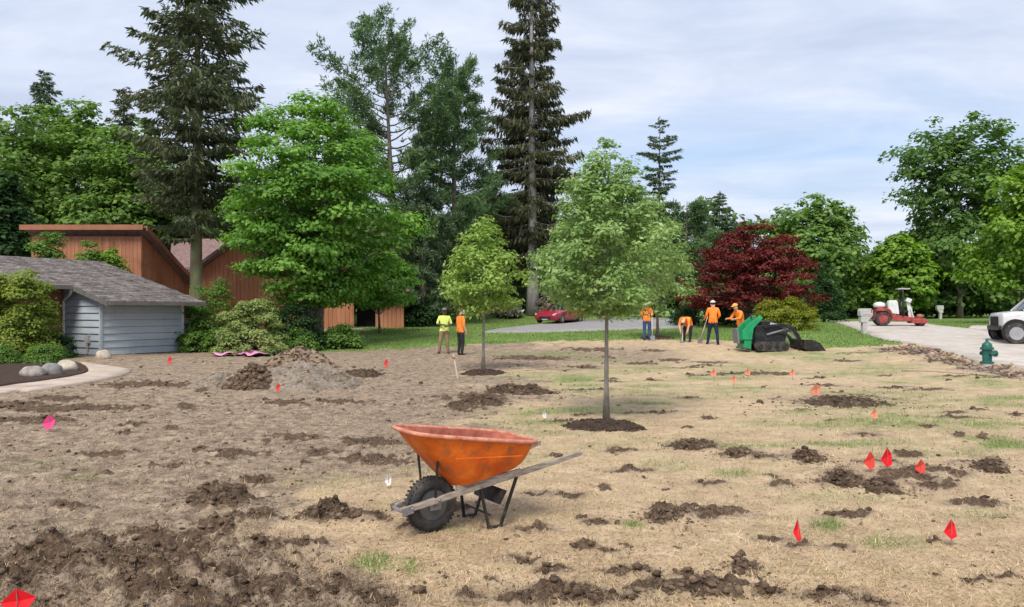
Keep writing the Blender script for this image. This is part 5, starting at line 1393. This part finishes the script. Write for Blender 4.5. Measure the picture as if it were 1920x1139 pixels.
def person(label, loc, yaw, pose, shirt, legs, skin='skin', hat=None, sleeves=True, scale=1.0):
    J = {k: Vector(v) for k, v in {**DEF, **pose}.items() if k != 'look'}
    bones = list(BONES)
    if sleeves: bones = [(a, b, 0 if a.startswith('el') else c) for a, b, c in bones]
    rad = {k: RAD.get(k) or RAD[k[:-1]] for k in J}
    # palms and fingers
    for s_, sg in (('L', 1), ('R', -1)):
        d = (J['wr' + s_] - J['el' + s_]).normalized(); side = d.cross(Vector((sg, 0, .2))).normalized()
        pl_ = J['wr' + s_] + d * .075; J['pa' + s_] = pl_; rad['pa' + s_] = (.036, .024); bones.append(('wr' + s_, 'pa' + s_, 2))
        inward = Vector((-sg, 0, 0)); inward = (inward - d * inward.dot(d)).normalized()
        for k, (off, ln) in enumerate(((-.03, .062), (-.01, .075), (.011, .07), (.031, .055))):
            r_ = pl_ + side * off + d * .028; m_ = r_ + d * ln * .55 + inward * .008; t_ = m_ + d * ln * .35 + inward * .028
            for nm, v, q in ((f'f{s_}{k}a', r_, .0098), (f'f{s_}{k}b', m_, .0092), (f'f{s_}{k}c', t_, .0078)): J[nm] = v; rad[nm] = (q, q)
            bones += [('pa' + s_, f'f{s_}{k}a', 2), (f'f{s_}{k}a', f'f{s_}{k}b', 2), (f'f{s_}{k}b', f'f{s_}{k}c', 2)]
        r_ = J['wr' + s_] + d * .035 - side * .034; t_ = r_ - side * .022 + d * .045 + inward * .02
        J[f't{s_}a'], J[f't{s_}b'] = r_, t_; rad[f't{s_}a'], rad[f't{s_}b'] = (.011, .011), (.009, .009)
        bones += [('wr' + s_, f't{s_}a', 2), (f't{s_}a', f't{s_}b', 2)]
    # nose and ears grow out of the head
    up = (J['headt'] - J['headb']).normalized(); fw = pose.get('look')
    fw = Vector(fw).normalized() if fw else (Vector((0, -1, 0)) - up * Vector((0, -1, 0)).dot(up)).normalized()
    rt = fw.cross(up).normalized()
    hm = J['headm']
    J['nose'] = hm + fw * .112 - up * .02; rad['nose'] = (.013, .013); bones.append(('headm', 'nose', 2))
    for k, sg in (('earL', 1), ('earR', -1)): J[k] = hm + rt * .092 * sg - up * .01 + fw * -.005; rad[k] = (.014, .02); bones.append(('headm', k, 2))
    J.pop('look', None)
    names = [k for k in J if k in rad]; ix = {k: i for i, k in enumerate(names)}
    me = bpy.data.meshes.new('body'); me.from_pydata([J[k][:] for k in names], [(ix[a], ix[b]) for a, b, _ in bones], [])
    o = bpy.data.objects.new('body', me); COL.objects.link(o)
    sk = o.modifiers.new('s', 'SKIN'); sk.use_smooth_shade = True
    for i, k in enumerate(names):
        me.skin_vertices[0].data[i].radius = rad[k]; me.skin_vertices[0].data[i].use_root = (k == 'pelvis')
    sb_ = o.modifiers.new('d', 'SUBSURF'); sb_.levels = 2; sb_.render_levels = 2
    dg = bpy.context.evaluated_depsgraph_get(); dg.update()
    nm = bpy.data.meshes.new_from_object(o.evaluated_get(dg))
    bpy.data.objects.remove(o); 
    nm.name = 'body'; nm.materials.clear()
    for m_ in (M[shirt], M[legs], M[skin], M['boot']): nm.materials.append(m_)
    C = np.zeros(len(nm.polygons) * 3); nm.polygons.foreach_get('center', C); C = C.reshape(-1, 3)
    best = np.full(len(C), 9e9); lab = np.zeros(len(C), np.int32)
    for a, b, c in bones:
        A, B = np.array(J[a]), np.array(J[b]); AB = B - A
        t = np.clip(((C - A) @ AB) / max(AB @ AB, 1e-9), 0, 1); dd = np.linalg.norm(C - A - t[:, None] * AB, axis=1)
        ra = max(rad[a]); rb_ = max(rad[b]); dd = dd / (ra + (rb_ - ra) * t)
        w = dd < best; best[w] = dd[w]; lab[w] = c
    pv = np.array(J['pelvis']); sv = np.array(J['spine']) - pv; sv /= np.linalg.norm(sv)
    pr = (C - pv) @ sv; nearw = (lab < 2) & (np.linalg.norm(C - pv, axis=1) < .27)
    lab[nearw] = np.where(pr[nearw] > -.035, 0, 1)
    nm.polygons.foreach_set('material_index', lab)
    zs = np.zeros(len(nm.vertices) * 3); nm.vertices.foreach_get('co', zs); zmin = zs.reshape(-1, 3)[:, 2].min()
    e = empty('person', loc, yaw, label, 'person', 'crew at work on the lawn'); e.scale = (scale,) * 3
    e.location.z -= zmin * scale + .015
    bo = bpy.data.objects.new('body', nm); COL.objects.link(bo); bo.parent = e
    R = Matrix((rt, -fw, up)).transposed()
    for sg in (1, -1):
        V0, F0 = ICO1; q = MB(); pz = hm + fw * .088 + rt * .032 * sg + up * .012
        q.add([Vector(v) * .011 + pz for v in V0], [tuple(f) for f in F0]); q.build('eye', M['eye'], e, smooth=True)
    mo = MB(); mo.box(hm + fw * .092 - up * .055, (.045, .012, .01), R); mo.build('mouth', M['rust_trim'], e)
    # hair cap and hat follow the head
    V0, F0 = ICO2
    hh = MB(); pts = []
    for v in V0:
        l_ = Vector((v[0] * .092, v[1] * .108, v[2] * .10))
        if l_.y < -.02 and l_.z < .045: l_ = l_ * .6
        if l_.z < -.05: l_.z = -.05
        pts.append(hm + R @ (l_ + Vector((0, .012, .032))))
    hh.add(pts, [tuple(f) for f in F0]); hh.build('hair', M['hair'], e, smooth=True)
    if hat:
        ht = MB(); pts = [hm + R @ Vector((v[0] * .106, v[1] * .124, max(v[2], -.02) * .098 + .062)) for v in V0]
        ht.add(pts, [tuple(f) for f in F0])
        br = [hm + R @ Vector((.085 * math.cos(a), -.10 - .085 * max(0, math.sin(a)), .058)) for a in np.linspace(0, math.pi, 9)]
        ht.prism(br, up * .012); ht.build('cap', M[hat], e, smooth=False, auto=.6)
    return e, J
def at_depth(px, py): return G(px, py)
p = G(833, 664)
person('worker in lime shirt and khaki trousers facing the camera', p, .15, dict(elL=(.27, .0, 1.18), wrL=(.10, -.2, 1.12), elR=(-.27, .0, 1.18), wrR=(-.08, -.2, 1.15), anL=(.15, .03, .09), toL=(.19, -.14, .045), anR=(-.19, .05, .09), toR=(-.26, -.1, .045), knR=(-.15, -.01, .5)),
       'lime', 'khaki', 'skin_d', 'hatg', sleeves=False)
p = G(864, 667)
person('worker in orange shirt and black trousers beside the lime-shirted worker', p, 2.2, dict(elL=(.25, .0, 1.17), wrL=(.2, -.18, 1.02), headm=(.01, -.03, 1.655)), 'hivis', 'black_cloth', 'skin', None, sleeves=False)
p = spot(1213, 32.6)
wk3, _ = person('worker in orange shirt and blue jeans beside the far young tree', p, 3.0, dict(elL=(.27, .05, 1.2), wrL=(.2, -.15, 1.05), elR=(-.24, .05, 1.2), wrR=(-.22, -.18, 1.05)), 'hivis', 'jean', 'skin', 'hato', sleeves=False, scale=.97)
p = G(1288, 642)
wk4, _ = person('worker in orange shirt bending far over toward the ground', p, -.55, dict(pelvis=(0, .22, .90), spine=(0, .05, 1.02), chest=(0, -.18, 1.06), neck=(0, -.36, 1.0), headb=(0, -.43, .95), headm=(0, -.48, .89), headt=(0, -.53, .82), look=(0, -.4, -.9),
       shL=(.17, -.26, 1.02), elL=(.2, -.34, .74), wrL=(.16, -.42, .50), shR=(-.17, -.26, 1.02), elR=(-.22, -.32, .74), wrR=(-.14, -.42, .50), hipL=(.1, .2, .86), hipR=(-.1, .2, .86), knL=(.14, .06, .48), knR=(-.14, .06, .48)),
       'hivis', 'black_cloth', 'skin', None, sleeves=False)
p = G(1337, 647)
wk5, J5 = person('worker in orange shirt and pale cap standing astride with a shovel', p, 2.95, dict(anL=(.20, -.12, .09), toL=(.24, -.30, .045), knL=(.15, -.10, .5), anR=(-.18, .1, .09), toR=(-.22, -.06, .045), knR=(-.15, .03, .5),
       elL=(.25, -.03, 1.18), wrL=(.30, -.25, 1.08), elR=(-.26, .02, 1.17), wrR=(-.08, -.28, 1.02), chest=(0, -.04, 1.32), neck=(0, -.05, 1.5), headb=(0, -.07, 1.57), headm=(0, -.085, 1.64), headt=(0, -.085, 1.72)), 'hivis', 'navy', 'skin', 'hatw', sleeves=True, scale=1.02)
p = spot(1390, 28.8); 
person('machine operator in orange shirt standing behind the green loader', p, -1.1, dict(spine=(0, -.05, 1.13), chest=(0, -.15, 1.30), neck=(0, -.24, 1.47), headb=(0, -.28, 1.54), headm=(0, -.31, 1.61), headt=(0, -.32, 1.69), shL=(.18, -.17, 1.40), shR=(-.18, -.17, 1.40),
       elL=(.24, -.3, 1.18), wrL=(.2, -.52, 1.16), elR=(-.24, -.3, 1.18), wrR=(-.2, -.52, 1.16)), 'hivis', 'black_cloth', 'skin', 'hato', sleeves=True)
# tools
p5 = Vector(wk5.location)
def shovel(name, label, a, b, cat='shovel'):
    e = empty(name, b, 0, label, cat); A = Vector(a) - Vector(b); d = A.normalized()
    MB().tube([A, d * .2], .02, 8).build('shaft', M['stake'], e, smooth=True)
    s_ = d.cross(Vector((0, 1, 0))).normalized()
    MB().prism([d * .26 - s_ * .03, d * .26 + s_ * .03, d * .2 + s_ * .10, d * .06 + s_ * .10, d * -.04, d * .06 - s_ * .10, d * .2 - s_ * .10], (0, .012, .004)).build('blade', M['steel'], e)
    return e
hand = p5 + Matrix.Rotation(2.95, 3, 'Z') @ Vector((.25, -.28, 1.02))
shovel('shovel', 'long-handled shovel slanting down from the worker in the pale cap', hand + Vector((.08, .05, .16)), G(1311, 645))
shovel('shovel', 'wooden-handled shovel standing upright beside the worker in blue jeans', spot(1222, 32.2) + Vector((0, 0, 1.2)), spot(1224, 32.0) + Vector((0, 0, .02)))
shovel('rake', 'pale shaft held by the bending worker', G(1280, 640) + Vector((.02, .0, .75)), G(1279, 645), 'rake')

# ------------------------------------------------------------------ stand-on loader
ld0 = spot(1440, 27.9); ld = empty('compact_loader', ld0, .08, 'green and black stand-on loader with its bucket on the ground', 'loader')
S_ = 1.0
for s_ in (-1, 1):
    tk = MB(); P_ = []
    for k in range(9):
        a = math.radians(90 + 180 * k / 8); P_.append((-.52 + .17 * math.cos(a), s_ * .42 - .1, .17 + .17 * math.sin(a)))
    for k in range(9):
        a = math.radians(-90 + 180 * k / 8); P_.append((.42 + .17 * math.cos(a), s_ * .42 - .1, .17 + .17 * math.sin(a)))
    tk.prism(P_, (0, .2, 0))
    for k in range(18): tk.box((-.6 + k * .066, s_ * .42, .345), (.028, .2, .02)); 
    t_ = tk.build('track', M['rubber'], ld, bevel=.01)
    for x_ in (-.5, -.2, .1, .4): MB().lathe([(.10, -.108), (.09, -.115), (.02, -.118)], 16, c=(x_, s_ * .42, .17), axis='Y').build('roller', M['blacksteel'], t_)
bd = MB(); bd.prism([(-.62, -.31, .22), (.48, -.31, .22), (.58, -.31, .52), (.42, -.31, .86), (-.30, -.31, .98), (-.62, -.31, .92)], (0, .62, 0)); bd.build('body', M['black_paint'], ld, bevel=.03)
hd = MB(); hd.prism([(-.42, -.27, .98), (.40, -.27, .87), (.33, -.27, 1.0), (-.05, -.27, 1.10), (-.4, -.27, 1.1)], (0, .54, 0)); hd.build('hood', M['black_paint'], ld, bevel=.03)
MB().prism([(-.06, -.29, .95), (.30, -.29, .89), (.33, -.29, .98), (-.03, -.29, 1.05)], (0, .58, 0)).build('pale_panel', M['pale_plastic'], ld, bevel=.01)
gp = MB(); gp.prism([(-1.16, -.40, .42), (-.78, -.40, .42), (-.72, -.40, .84), (-.36, -.40, 1.22), (-.46, -.40, 1.32), (-.86, -.40, 1.02), (-1.14, -.40, .74)], (0, .08, 0)); gp.build('side_shield', M['green_paint'], ld, bevel=.015)
gp = MB(); gp.prism([(-1.16, .32, .42), (-.78, .32, .42), (-.72, .32, .84), (-.36, .32, 1.22), (-.46, .32, 1.32), (-.86, .32, 1.02), (-1.14, .32, .74)], (0, .08, 0))
gp.build('side_shield', M['green_paint'], ld, bevel=.015)
MB().prism([(-1.05, -.36, .12), (-.80, -.36, .06), (-.78, -.36, .42), (-1.05, -.36, .42)], (0, .72, 0)).build('rear_guard', M['green_paint'], ld, bevel=.015)
MB().box((-.98, 0, .30), (.40, .56, .05)).build('platform', M['blacksteel'], ld)
MB().box((-1.24, .0, .55), (.06, .5, .55), (0, -.1, 0)).build('thigh_pad', M['grey_paint'], ld, bevel=.015)
MB().tube([(-.5, -.28, 1.2), (-.58, -.28, 1.36), (-.58, .28, 1.36), (-.5, .28, 1.2)], .02, 8).build('hand_bar', M['blacksteel'], ld)
for s_ in (-1, 1):
    arm = MB(); y_ = s_ * .40
    pts = [(-.34, .90), (.30, .96), (.74, .86), (.98, .52), (1.14, .20)]; wd = [.10, .13, .13, .11, .09]
    for (a, b), (c, d), w in zip(pts[:-1], pts[1:], wd): arm.bar((a, y_, b), (c, y_, d), .07, w, up=(0, 0, 1))
    arm.build('lift_arm', M['black_paint'], ld, bevel=.012)
    cy = MB(); cy.tube([(-.2, y_ * .86, .60), (.45, y_ * .86, .78)], .04, 8); cy.build('lift_ram', M['grey_paint'], ld, smooth=True)
    c2 = MB(); c2.tube([(.42, s_ * .2, .92), (.8, s_ * .2, .70)], .035, 8); c2.tube([(.8, s_ * .2, .70), (1.12, s_ * .2, .36)], .02, 8); c2.build('tilt_ram', M['steel'], ld, smooth=True)
bk = MB()
prf_ = [(1.12, .42), (1.10, .12), (1.22, .02), (1.95, .0), (1.96, .03), (1.26, .06), (1.16, .15), (1.17, .42)]
bk.prism([(x_, -.58, z_) for x_, z_ in prf_], (0, 1.16, 0)); 
for s_ in (-1, 1): bk.prism([(1.12, s_ * .585, .42), (1.10, s_ * .585, .12), (1.22, s_ * .585, .02), (1.95, s_ * .585, .0), (1.72, s_ * .585, .30), (1.40, s_ * .585, .42)], (0, .02 * s_, 0))
bk.build('bucket', M['blacksteel'], ld, bevel=.006)
sl = heap('bucket_load', 'load of dark soil heaped in the loader bucket', Vector((0, 0, 0)), .35, .5, .22, 'soil', 88, 'soil load', n=16, rough=.05, chunk=(70, .05, 'soil'))
cz = (ld.matrix_world if False else Matrix.Translation(ld0) @ Matrix.Rotation(.08, 4, 'Z')) @ Vector((1.5, 0, .07)); sl.location = cz
hs_ = MB()
for k in range(3):
    hs_.tube([(.1 + .05 * k, -.33, .7), (.45, -.38, .62 + .05 * k), (.7, -.44, .80), (.95, -.44, .58)], .016, 6)
hs_.build('hydraulic_hose', M['blacksteel'], ld, smooth=True)

# ------------------------------------------------------------------ wheels and cars
def road_wheel(parent, c, r, w, side=-1, rim='chrome', name='wheel'):
    mb = MB(); prf = [(r * .62, -w / 2), (r * .93, -w / 2), (r, -w * .32), (r, w * .32), (r * .93, w / 2), (r * .62, w / 2)]
    mb.lathe(prf, 28, axis='Y', caps=False); o = mb.build(name, M['rubber'], parent, loc=c, auto=.6)
    m2 = MB(); m2.lathe([(r * .64, side * w * .42), (r * .58, side * w * .28), (r * .15, side * w * .34), (r * .10, side * w * .44), (.004, side * w * .46)], 24, axis='Y')
    for k in range(5):
        a = 2 * math.pi * k / 5; m2.bar((r * .12 * math.cos(a), side * w * .40, r * .12 * math.sin(a)), (r * .6 * math.cos(a), side * w * .38, r * .6 * math.sin(a)), .05 * r / .33, .03, up=(0, 1, 0))
    m2.build('rim', M[rim], o, auto=.5)
    return o
def loft(stations, mat, name, parent, n_mats=None, smooth=True, auto=.55):
    """stations along X: (x, [(y, z), ...] half outline from bottom centre to top centre)"""
    mb = MB(); k = len(stations[0][1]); rows = []
    for x_, half in stations:
        full = [(x_, y_, z_) for y_, z_ in half] + [(x_, -y_, z_) for y_, z_ in half[::-1]]
        rows.append(full)
    m_ = len(rows[0]); vs_ = [p_ for r_ in rows for p_ in r_]; fs_ = []
    for i in range(len(rows) - 1):
        for j in range(m_): fs_.append((i * m_ + j, i * m_ + (j + 1) % m_, (i + 1) * m_ + (j + 1) % m_, (i + 1) * m_ + j))
    fs_ += [tuple(range(m_))[::-1], tuple((len(rows) - 1) * m_ + j for j in range(m_))]
    mb.add(vs_, fs_); return mb.build(name, mat, parent, auto=auto)
# red coupe on the drive, nose toward the lawn at left
cp = G(1050, 606.5); cp.z += .03
car = empty('red_car', cp, math.radians(180 + 60), 'low dark red car parked on the driveway beside the spruce trunk', 'car')
def half(w, z0, zs, zt, wt): return [(0, z0), (w * .82, z0), (w * .97, z0 + .14), (w, zs), (w * .97, zt - .06), (wt, zt), (0, zt + .02)]
body = loft([(2.22, half(.62, .30, .44, .56, .5)), (2.10, half(.80, .20, .46, .64, .68)), (1.75, half(.87, .17, .5, .72, .74)), (1.0, half(.89, .17, .55, .84, .76)), (.55, half(.89, .17, .56, .88, .76)),
             (-.9, half(.89, .17, .58, .90, .76)), (-1.6, half(.88, .18, .6, .92, .74)), (-2.1, half(.82, .24, .62, .90, .66)), (-2.24, half(.70, .36, .6, .80, .55))], M['car_red'], 'body', car)
def cab(w, z): return [(0, .84), (.76, .84), (w, z), (w * .8, z + .035), (0, z + .05)]
loft([(.72, cab(.72, .87)), (.05, cab(.60, 1.24)), (-.55, cab(.58, 1.27)), (-1.05, cab(.60, 1.18)), (-1.65, cab(.68, .90))], M['glass'], 'windows', car)
rt_ = MB(); rt_.prism([(.10, -.54, 1.262), (.10, .54, 1.262), (-.62, .52, 1.300), (-.62, -.52, 1.300)], (0, 0, .03)); rt_.prism([(-.62, -.52, 1.30), (-.62, .52, 1.30), (-1.02, .53, 1.22), (-1.02, -.53, 1.22)], (0, 0, .03)); rt_.build('roof', M['car_red'], car, bevel=.01)
for s_ in (-1, 1):
    MB().bar((.74, s_ * .70, .88), (.06, s_ * .60, 1.26), .05, .05).build('pillar', M['car_red'], car); MB().bar((-1.0, s_ * .60, 1.22), (-1.62, s_ * .68, .92), .05, .09).build('pillar', M['car_red'], car)
    for x_ in (1.38, -1.35): road_wheel(car, (x_, s_ * .80, .31), .31, .2, side=s_)
    MB().box((2.06, s_ * .60, .58), (.16, .30, .11), (0, .3, -.3 * s_)).build('headlight', M['lamp'], car, bevel=.02)
    MB().box((.55, s_ * .96, .92), (.12, .14, .10)).build('mirror', M['car_red'], car, bevel=.02)
    MB().bar((.35, s_ * .905, .62), (-.75, s_ * .905, .63), .006, .02).build('door_seam', M['dark'], car)
MB().box((2.19, 0, .36), (.08, .9, .14)).build('grille', M['dark'], car, bevel=.01)
MB().box((2.20, 0, .27), (.03, .4, .10)).build('number_plate', M['mailgrey'], car)
# white pickup, cut by the right edge
tp_ = G(1884, 647); tp_.z += .03
truck = empty('pickup_truck', tp_ + Vector((1.25, .72, 0)), math.radians(160), 'dusty white pickup truck with dark rack cut by the right edge', 'truck')
def th(w, z0, zt, wt): return [(0, z0), (w * .9, z0), (w, z0 + .12), (w, zt - .12), (wt, zt), (0, zt + .02)]
loft([(1.0, th(.84, .66, 1.06, .76)), (.93, th(.96, .56, 1.16, .86)), (.5, th(1.0, .48, 1.22, .88)), (-.6, th(1.0, .48, 1.26, .9)), (-2.6, th(1.0, .48, 1.28, .92)), (-4.6, th(1.0, .50, 1.28, .92)), (-4.75, th(.98, .55, 1.26, .9))], M['truck_white'], 'body', truck)
def tc_(w, z): return [(0, 1.22), (.92, 1.22), (w, z), (w * .85, z + .05), (0, z + .07)]
loft([(.22, tc_(.88, 1.24)), (-.30, tc_(.76, 1.78)), (-1.9, tc_(.76, 1.80)), (-2.15, tc_(.80, 1.5))], M['glass'], 'windows', truck)
MB().prism([(-.28, -.72, 1.82), (-.28, .72, 1.82), (-2.4, .72, 1.84), (-2.4, -.72, 1.84)], (0, 0, .05)).build('roof', M['truck_white'], truck, bevel=.02)
for s_ in (-1, 1):
    MB().bar((.24, s_ * .87, 1.25), (-.30, s_ * .76, 1.80), .06, .07).build('pillar', M['truck_white'], truck)
    for x_ in (.52, -3.6): 
        road_wheel(truck, (x_, s_ * .93, .40), .40, .26, side=s_)
        MB().lathe([(.49, -.006), (.47, .006), (.10, .006)], 28, c=(x_, s_ * 1.0, .46), axis='Y').build('wheel_arch', M['dark'], truck)
    MB().box((.93, s_ * .68, .95), (.12, .30, .20)).build('headlight', M['lamp'], truck, bevel=.02)
    MB().box((.05, s_ * 1.08, 1.40), (.1, .2, .26)).build('mirror', M['black_paint'], truck, bevel=.02)
    MB().bar((.02, s_ * 1.005, 1.12), (.02, s_ * 1.005, .62), .012, .006, up=(1, 0, 0)).build('door_seam', M['dark'], truck)
MB().box((.99, 0, .86), (.08, 1.1, .34)).build('grille', M['dark'], truck, bevel=.02)
MB().box((1.03, 0, .60), (.10, 1.7, .16)).build('bumper', M['black_paint'], truck, bevel=.03)
rk = MB()
for x_ in (-.1, -1.8, -4.4):
    rk.tube([(x_, -.8, 1.3), (x_, -.8, 2.06), (x_, .8, 2.06), (x_, .8, 1.3)], .03, 8)
for s_ in (-1, 1): rk.tube([(.1, s_ * .8, 2.06), (-4.6, s_ * .8, 2.06)], .03, 8)
rk.build('ladder_rack', M['blacksteel'], truck, smooth=True)
MB().box((-.35, 0, 1.93), (.3, 1.1, .1)).build('light_bar', M['pale_plastic'], truck, bevel=.02)

# ------------------------------------------------------------------ red ride-on turf machine on the road
tm0 = G(1684, 612); tm0.z += .03; k_ = tm0.y / 42.0
tm = empty('turf_machine', tm0, math.radians(-18), 'red ride-on turf machine with white tank and dark roll bar on the road', 'turf machine'); tm.scale = (k_,) * 3
for s_ in (-1, 1):
    road_wheel(tm, (-.85, s_ * .55, .40), .40, .30, side=s_, rim='red_paint')
    road_wheel(tm, (1.08, s_ * .50, .20), .20, .14, side=s_, rim='grey_paint', name='caster_wheel')
MB().prism([(-1.25, -.40, .30), (1.0, -.40, .24), (1.1, -.40, .42), (.2, -.40, .55), (-1.25, -.40, .75)], (0, .80, 0)).build('chassis', M['red_paint'], tm, bevel=.03)
MB().prism([(-1.2, -.42, .74), (-.4, -.42, .62), (-.45, -.42, .95), (-1.1, -.42, 1.05)], (0, .84, 0)).build('engine_cover', M['red_paint'], tm, bevel=.05)
for s_ in (-1, 1): MB().prism([(-1.2, s_ * .58 - .16, .82), (-.45, s_ * .58 - .16, .82), (-.40, s_ * .58 - .16, .60), (-.5, s_ * .58 - .16, .9), (-.8, s_ * .58 - .16, .98), (-1.15, s_ * .58 - .16, .92)], (0, .32, 0)).build('fender', M['red_paint'], tm, bevel=.02)
tk_ = MB(); tk_.prism([(-.55, -.34, .70), (.02, -.34, .62), (-.05, -.34, 1.30), (-.12, -.34, 1.42), (-.48, -.34, 1.42), (-.55, -.34, 1.3)], (0, .68, 0)); tk_.build('spray_tank', M['white_plastic'], tm, bevel=.06, seg=3)
MB().lathe([(.28, 0), (.32, .06), (.30, .22), (.12, .30), (.0, .31)], 20, c=(-.95, 0, 1.03)).build('hopper', M['white_plastic'], tm, smooth=True)
MB().tube([(.18, -.42, .55), (.18, -.42, 1.95), (.18, -.36, 2.02), (.18, .36, 2.02), (.18, .42, 1.95), (.18, .42, .55)], .045, 8).build('roll_bar', M['blacksteel'], tm, smooth=True)
MB().box((.25, 0, 2.06), (.62, .84, .06)).build('canopy', M['mailgrey'], tm, bevel=.015)
st_ = MB(); st_.box((.24, 0, .80), (.5, .5, .12)); st_.box((.06, 0, 1.12), (.14, .5, .62), (0, -.15, 0)); st_.build('seat', M['black_paint'], tm, bevel=.04)
ct = MB(); ct.bar((.62, 0, .45), (.50, 0, 1.35), .14, .18); ct.box((.52, 0, 1.42), (.26, .42, .22), (0, .4, 0)); ct.bar((.75, .2, .4), (.60, .2, 1.05), .06, .06); ct.bar((.75, -.2, .4), (.60, -.2, 1.05), .06, .06); ct.build('control_column', M['white_plastic'], tm, bevel=.02)
MB().prism([(.55, -.72, .14), (1.32, -.72, .14), (1.36, -.72, .24), (1.24, -.72, .42), (.62, -.72, .36)], (0, 1.44, 0)).build('front_deck', M['red_paint'], tm, bevel=.04)
MB().lathe([(.16, 0), (.17, .12), (.13, .22), (0, .24)], 16, c=(1.05, -.2, .42)).build('spreader_cone', M['rust_trim'], tm, smooth=True)

# ------------------------------------------------------------------ hydrant and mailboxes
hp = GZ(1851, 686); hy = empty('fire_hydrant', hp, .1, 'dark green fire hydrant by the road edge', 'hydrant')
ks = (686 - 634) * hp.y / FPX / .86
hy.scale = (ks,) * 3
MB().lathe([(.17, -.05), (.17, .10), (.15, .12), (.12, .13)], 24).build('concrete_collar', M['mailgrey'], hy, auto=.5)
MB().lathe([(.19, .10), (.19, .15), (.135, .16), (.13, .20), (.145, .52), (.19, .53), (.19, .57), (.15, .58), (.145, .64), (.12, .71), (.06, .76), (.045, .77), (.045, .81), (.03, .86), (0, .865)], 24).build('barrel', M['hydrant'], hy, auto=.7)
MB().lathe([(.085, 0), (.085, .14), (.10, .145), (.10, .20), (.05, .21), (.03, .25), (0, .25)], 18, c=(.10, 0, .40), axis='X').build('pumper_nozzle', M['hydrant'], hy, auto=.7)
for s_ in (-1, 1):
    q = MB(); q.lathe([(.055, 0), (.055, s_ * .10), (.065, s_ * .105), (.065, s_ * .15), (.03, s_ * .16), (0, s_ * .18)], 16, c=(0, s_ * .10, .40), axis='Y'); q.build('hose_nozzle', M['hydrant'], hy, auto=.7)
bb = MB()
for k in range(8):
    a = 2 * math.pi * k / 8; bb.lathe([(.014, 0), (.014, .085), (0, .09)], 6, c=(.168 * math.cos(a), .168 * math.sin(a), .512))
bb.build('flange_bolts', M['hydrant'], hy)
def mailbox(label, px, py, hpx, mat, yaw):
    p = GZ(px, py); e = empty('mailbox', p, yaw, label, 'mailbox', 'mailboxes along the road'); k = hpx * p.y / FPX / 1.18; e.scale = (k,) * 3
    MB().prism([(-.10, -.10, -.1), (.10, -.10, -.1), (.10, -.10, .62), (-.10, -.10, .62)], (0, .20, 0)).build('post', M[mat], e, bevel=.02)
    MB().prism([(-.20, -.12, .52), (.10, -.12, .52), (.34, -.12, .80), (.34, -.12, .84), (-.20, -.12, .84)], (0, .24, 0)).build('newspaper_holder', M[mat], e, bevel=.02)
    bx = MB(); bx.prism([(-.24, -.14, .82), (.36, -.14, .82), (.36, -.14, 1.06), (.30, -.14, 1.16), (-.18, -.14, 1.16), (-.24, -.14, 1.06)], (0, .28, 0)); b_ = bx.build('box', M[mat], e, bevel=.02)
    MB().box((.06, -.145, .97), (.4, .02, .16)).build('door', M[mat], b_, bevel=.006)
    MB().box((.28, -.16, 1.06), (.03, .02, .16)).build('signal_flag', M['red_paint'], b_)
    return e
mailbox('grey plastic mailbox on post at the near road edge', 1620, 626, 48, 'mailgrey', .1)
mailbox('pale mailbox on post across the road, farther off', 1763, 599, 26, 'mailwhite', 3.2)
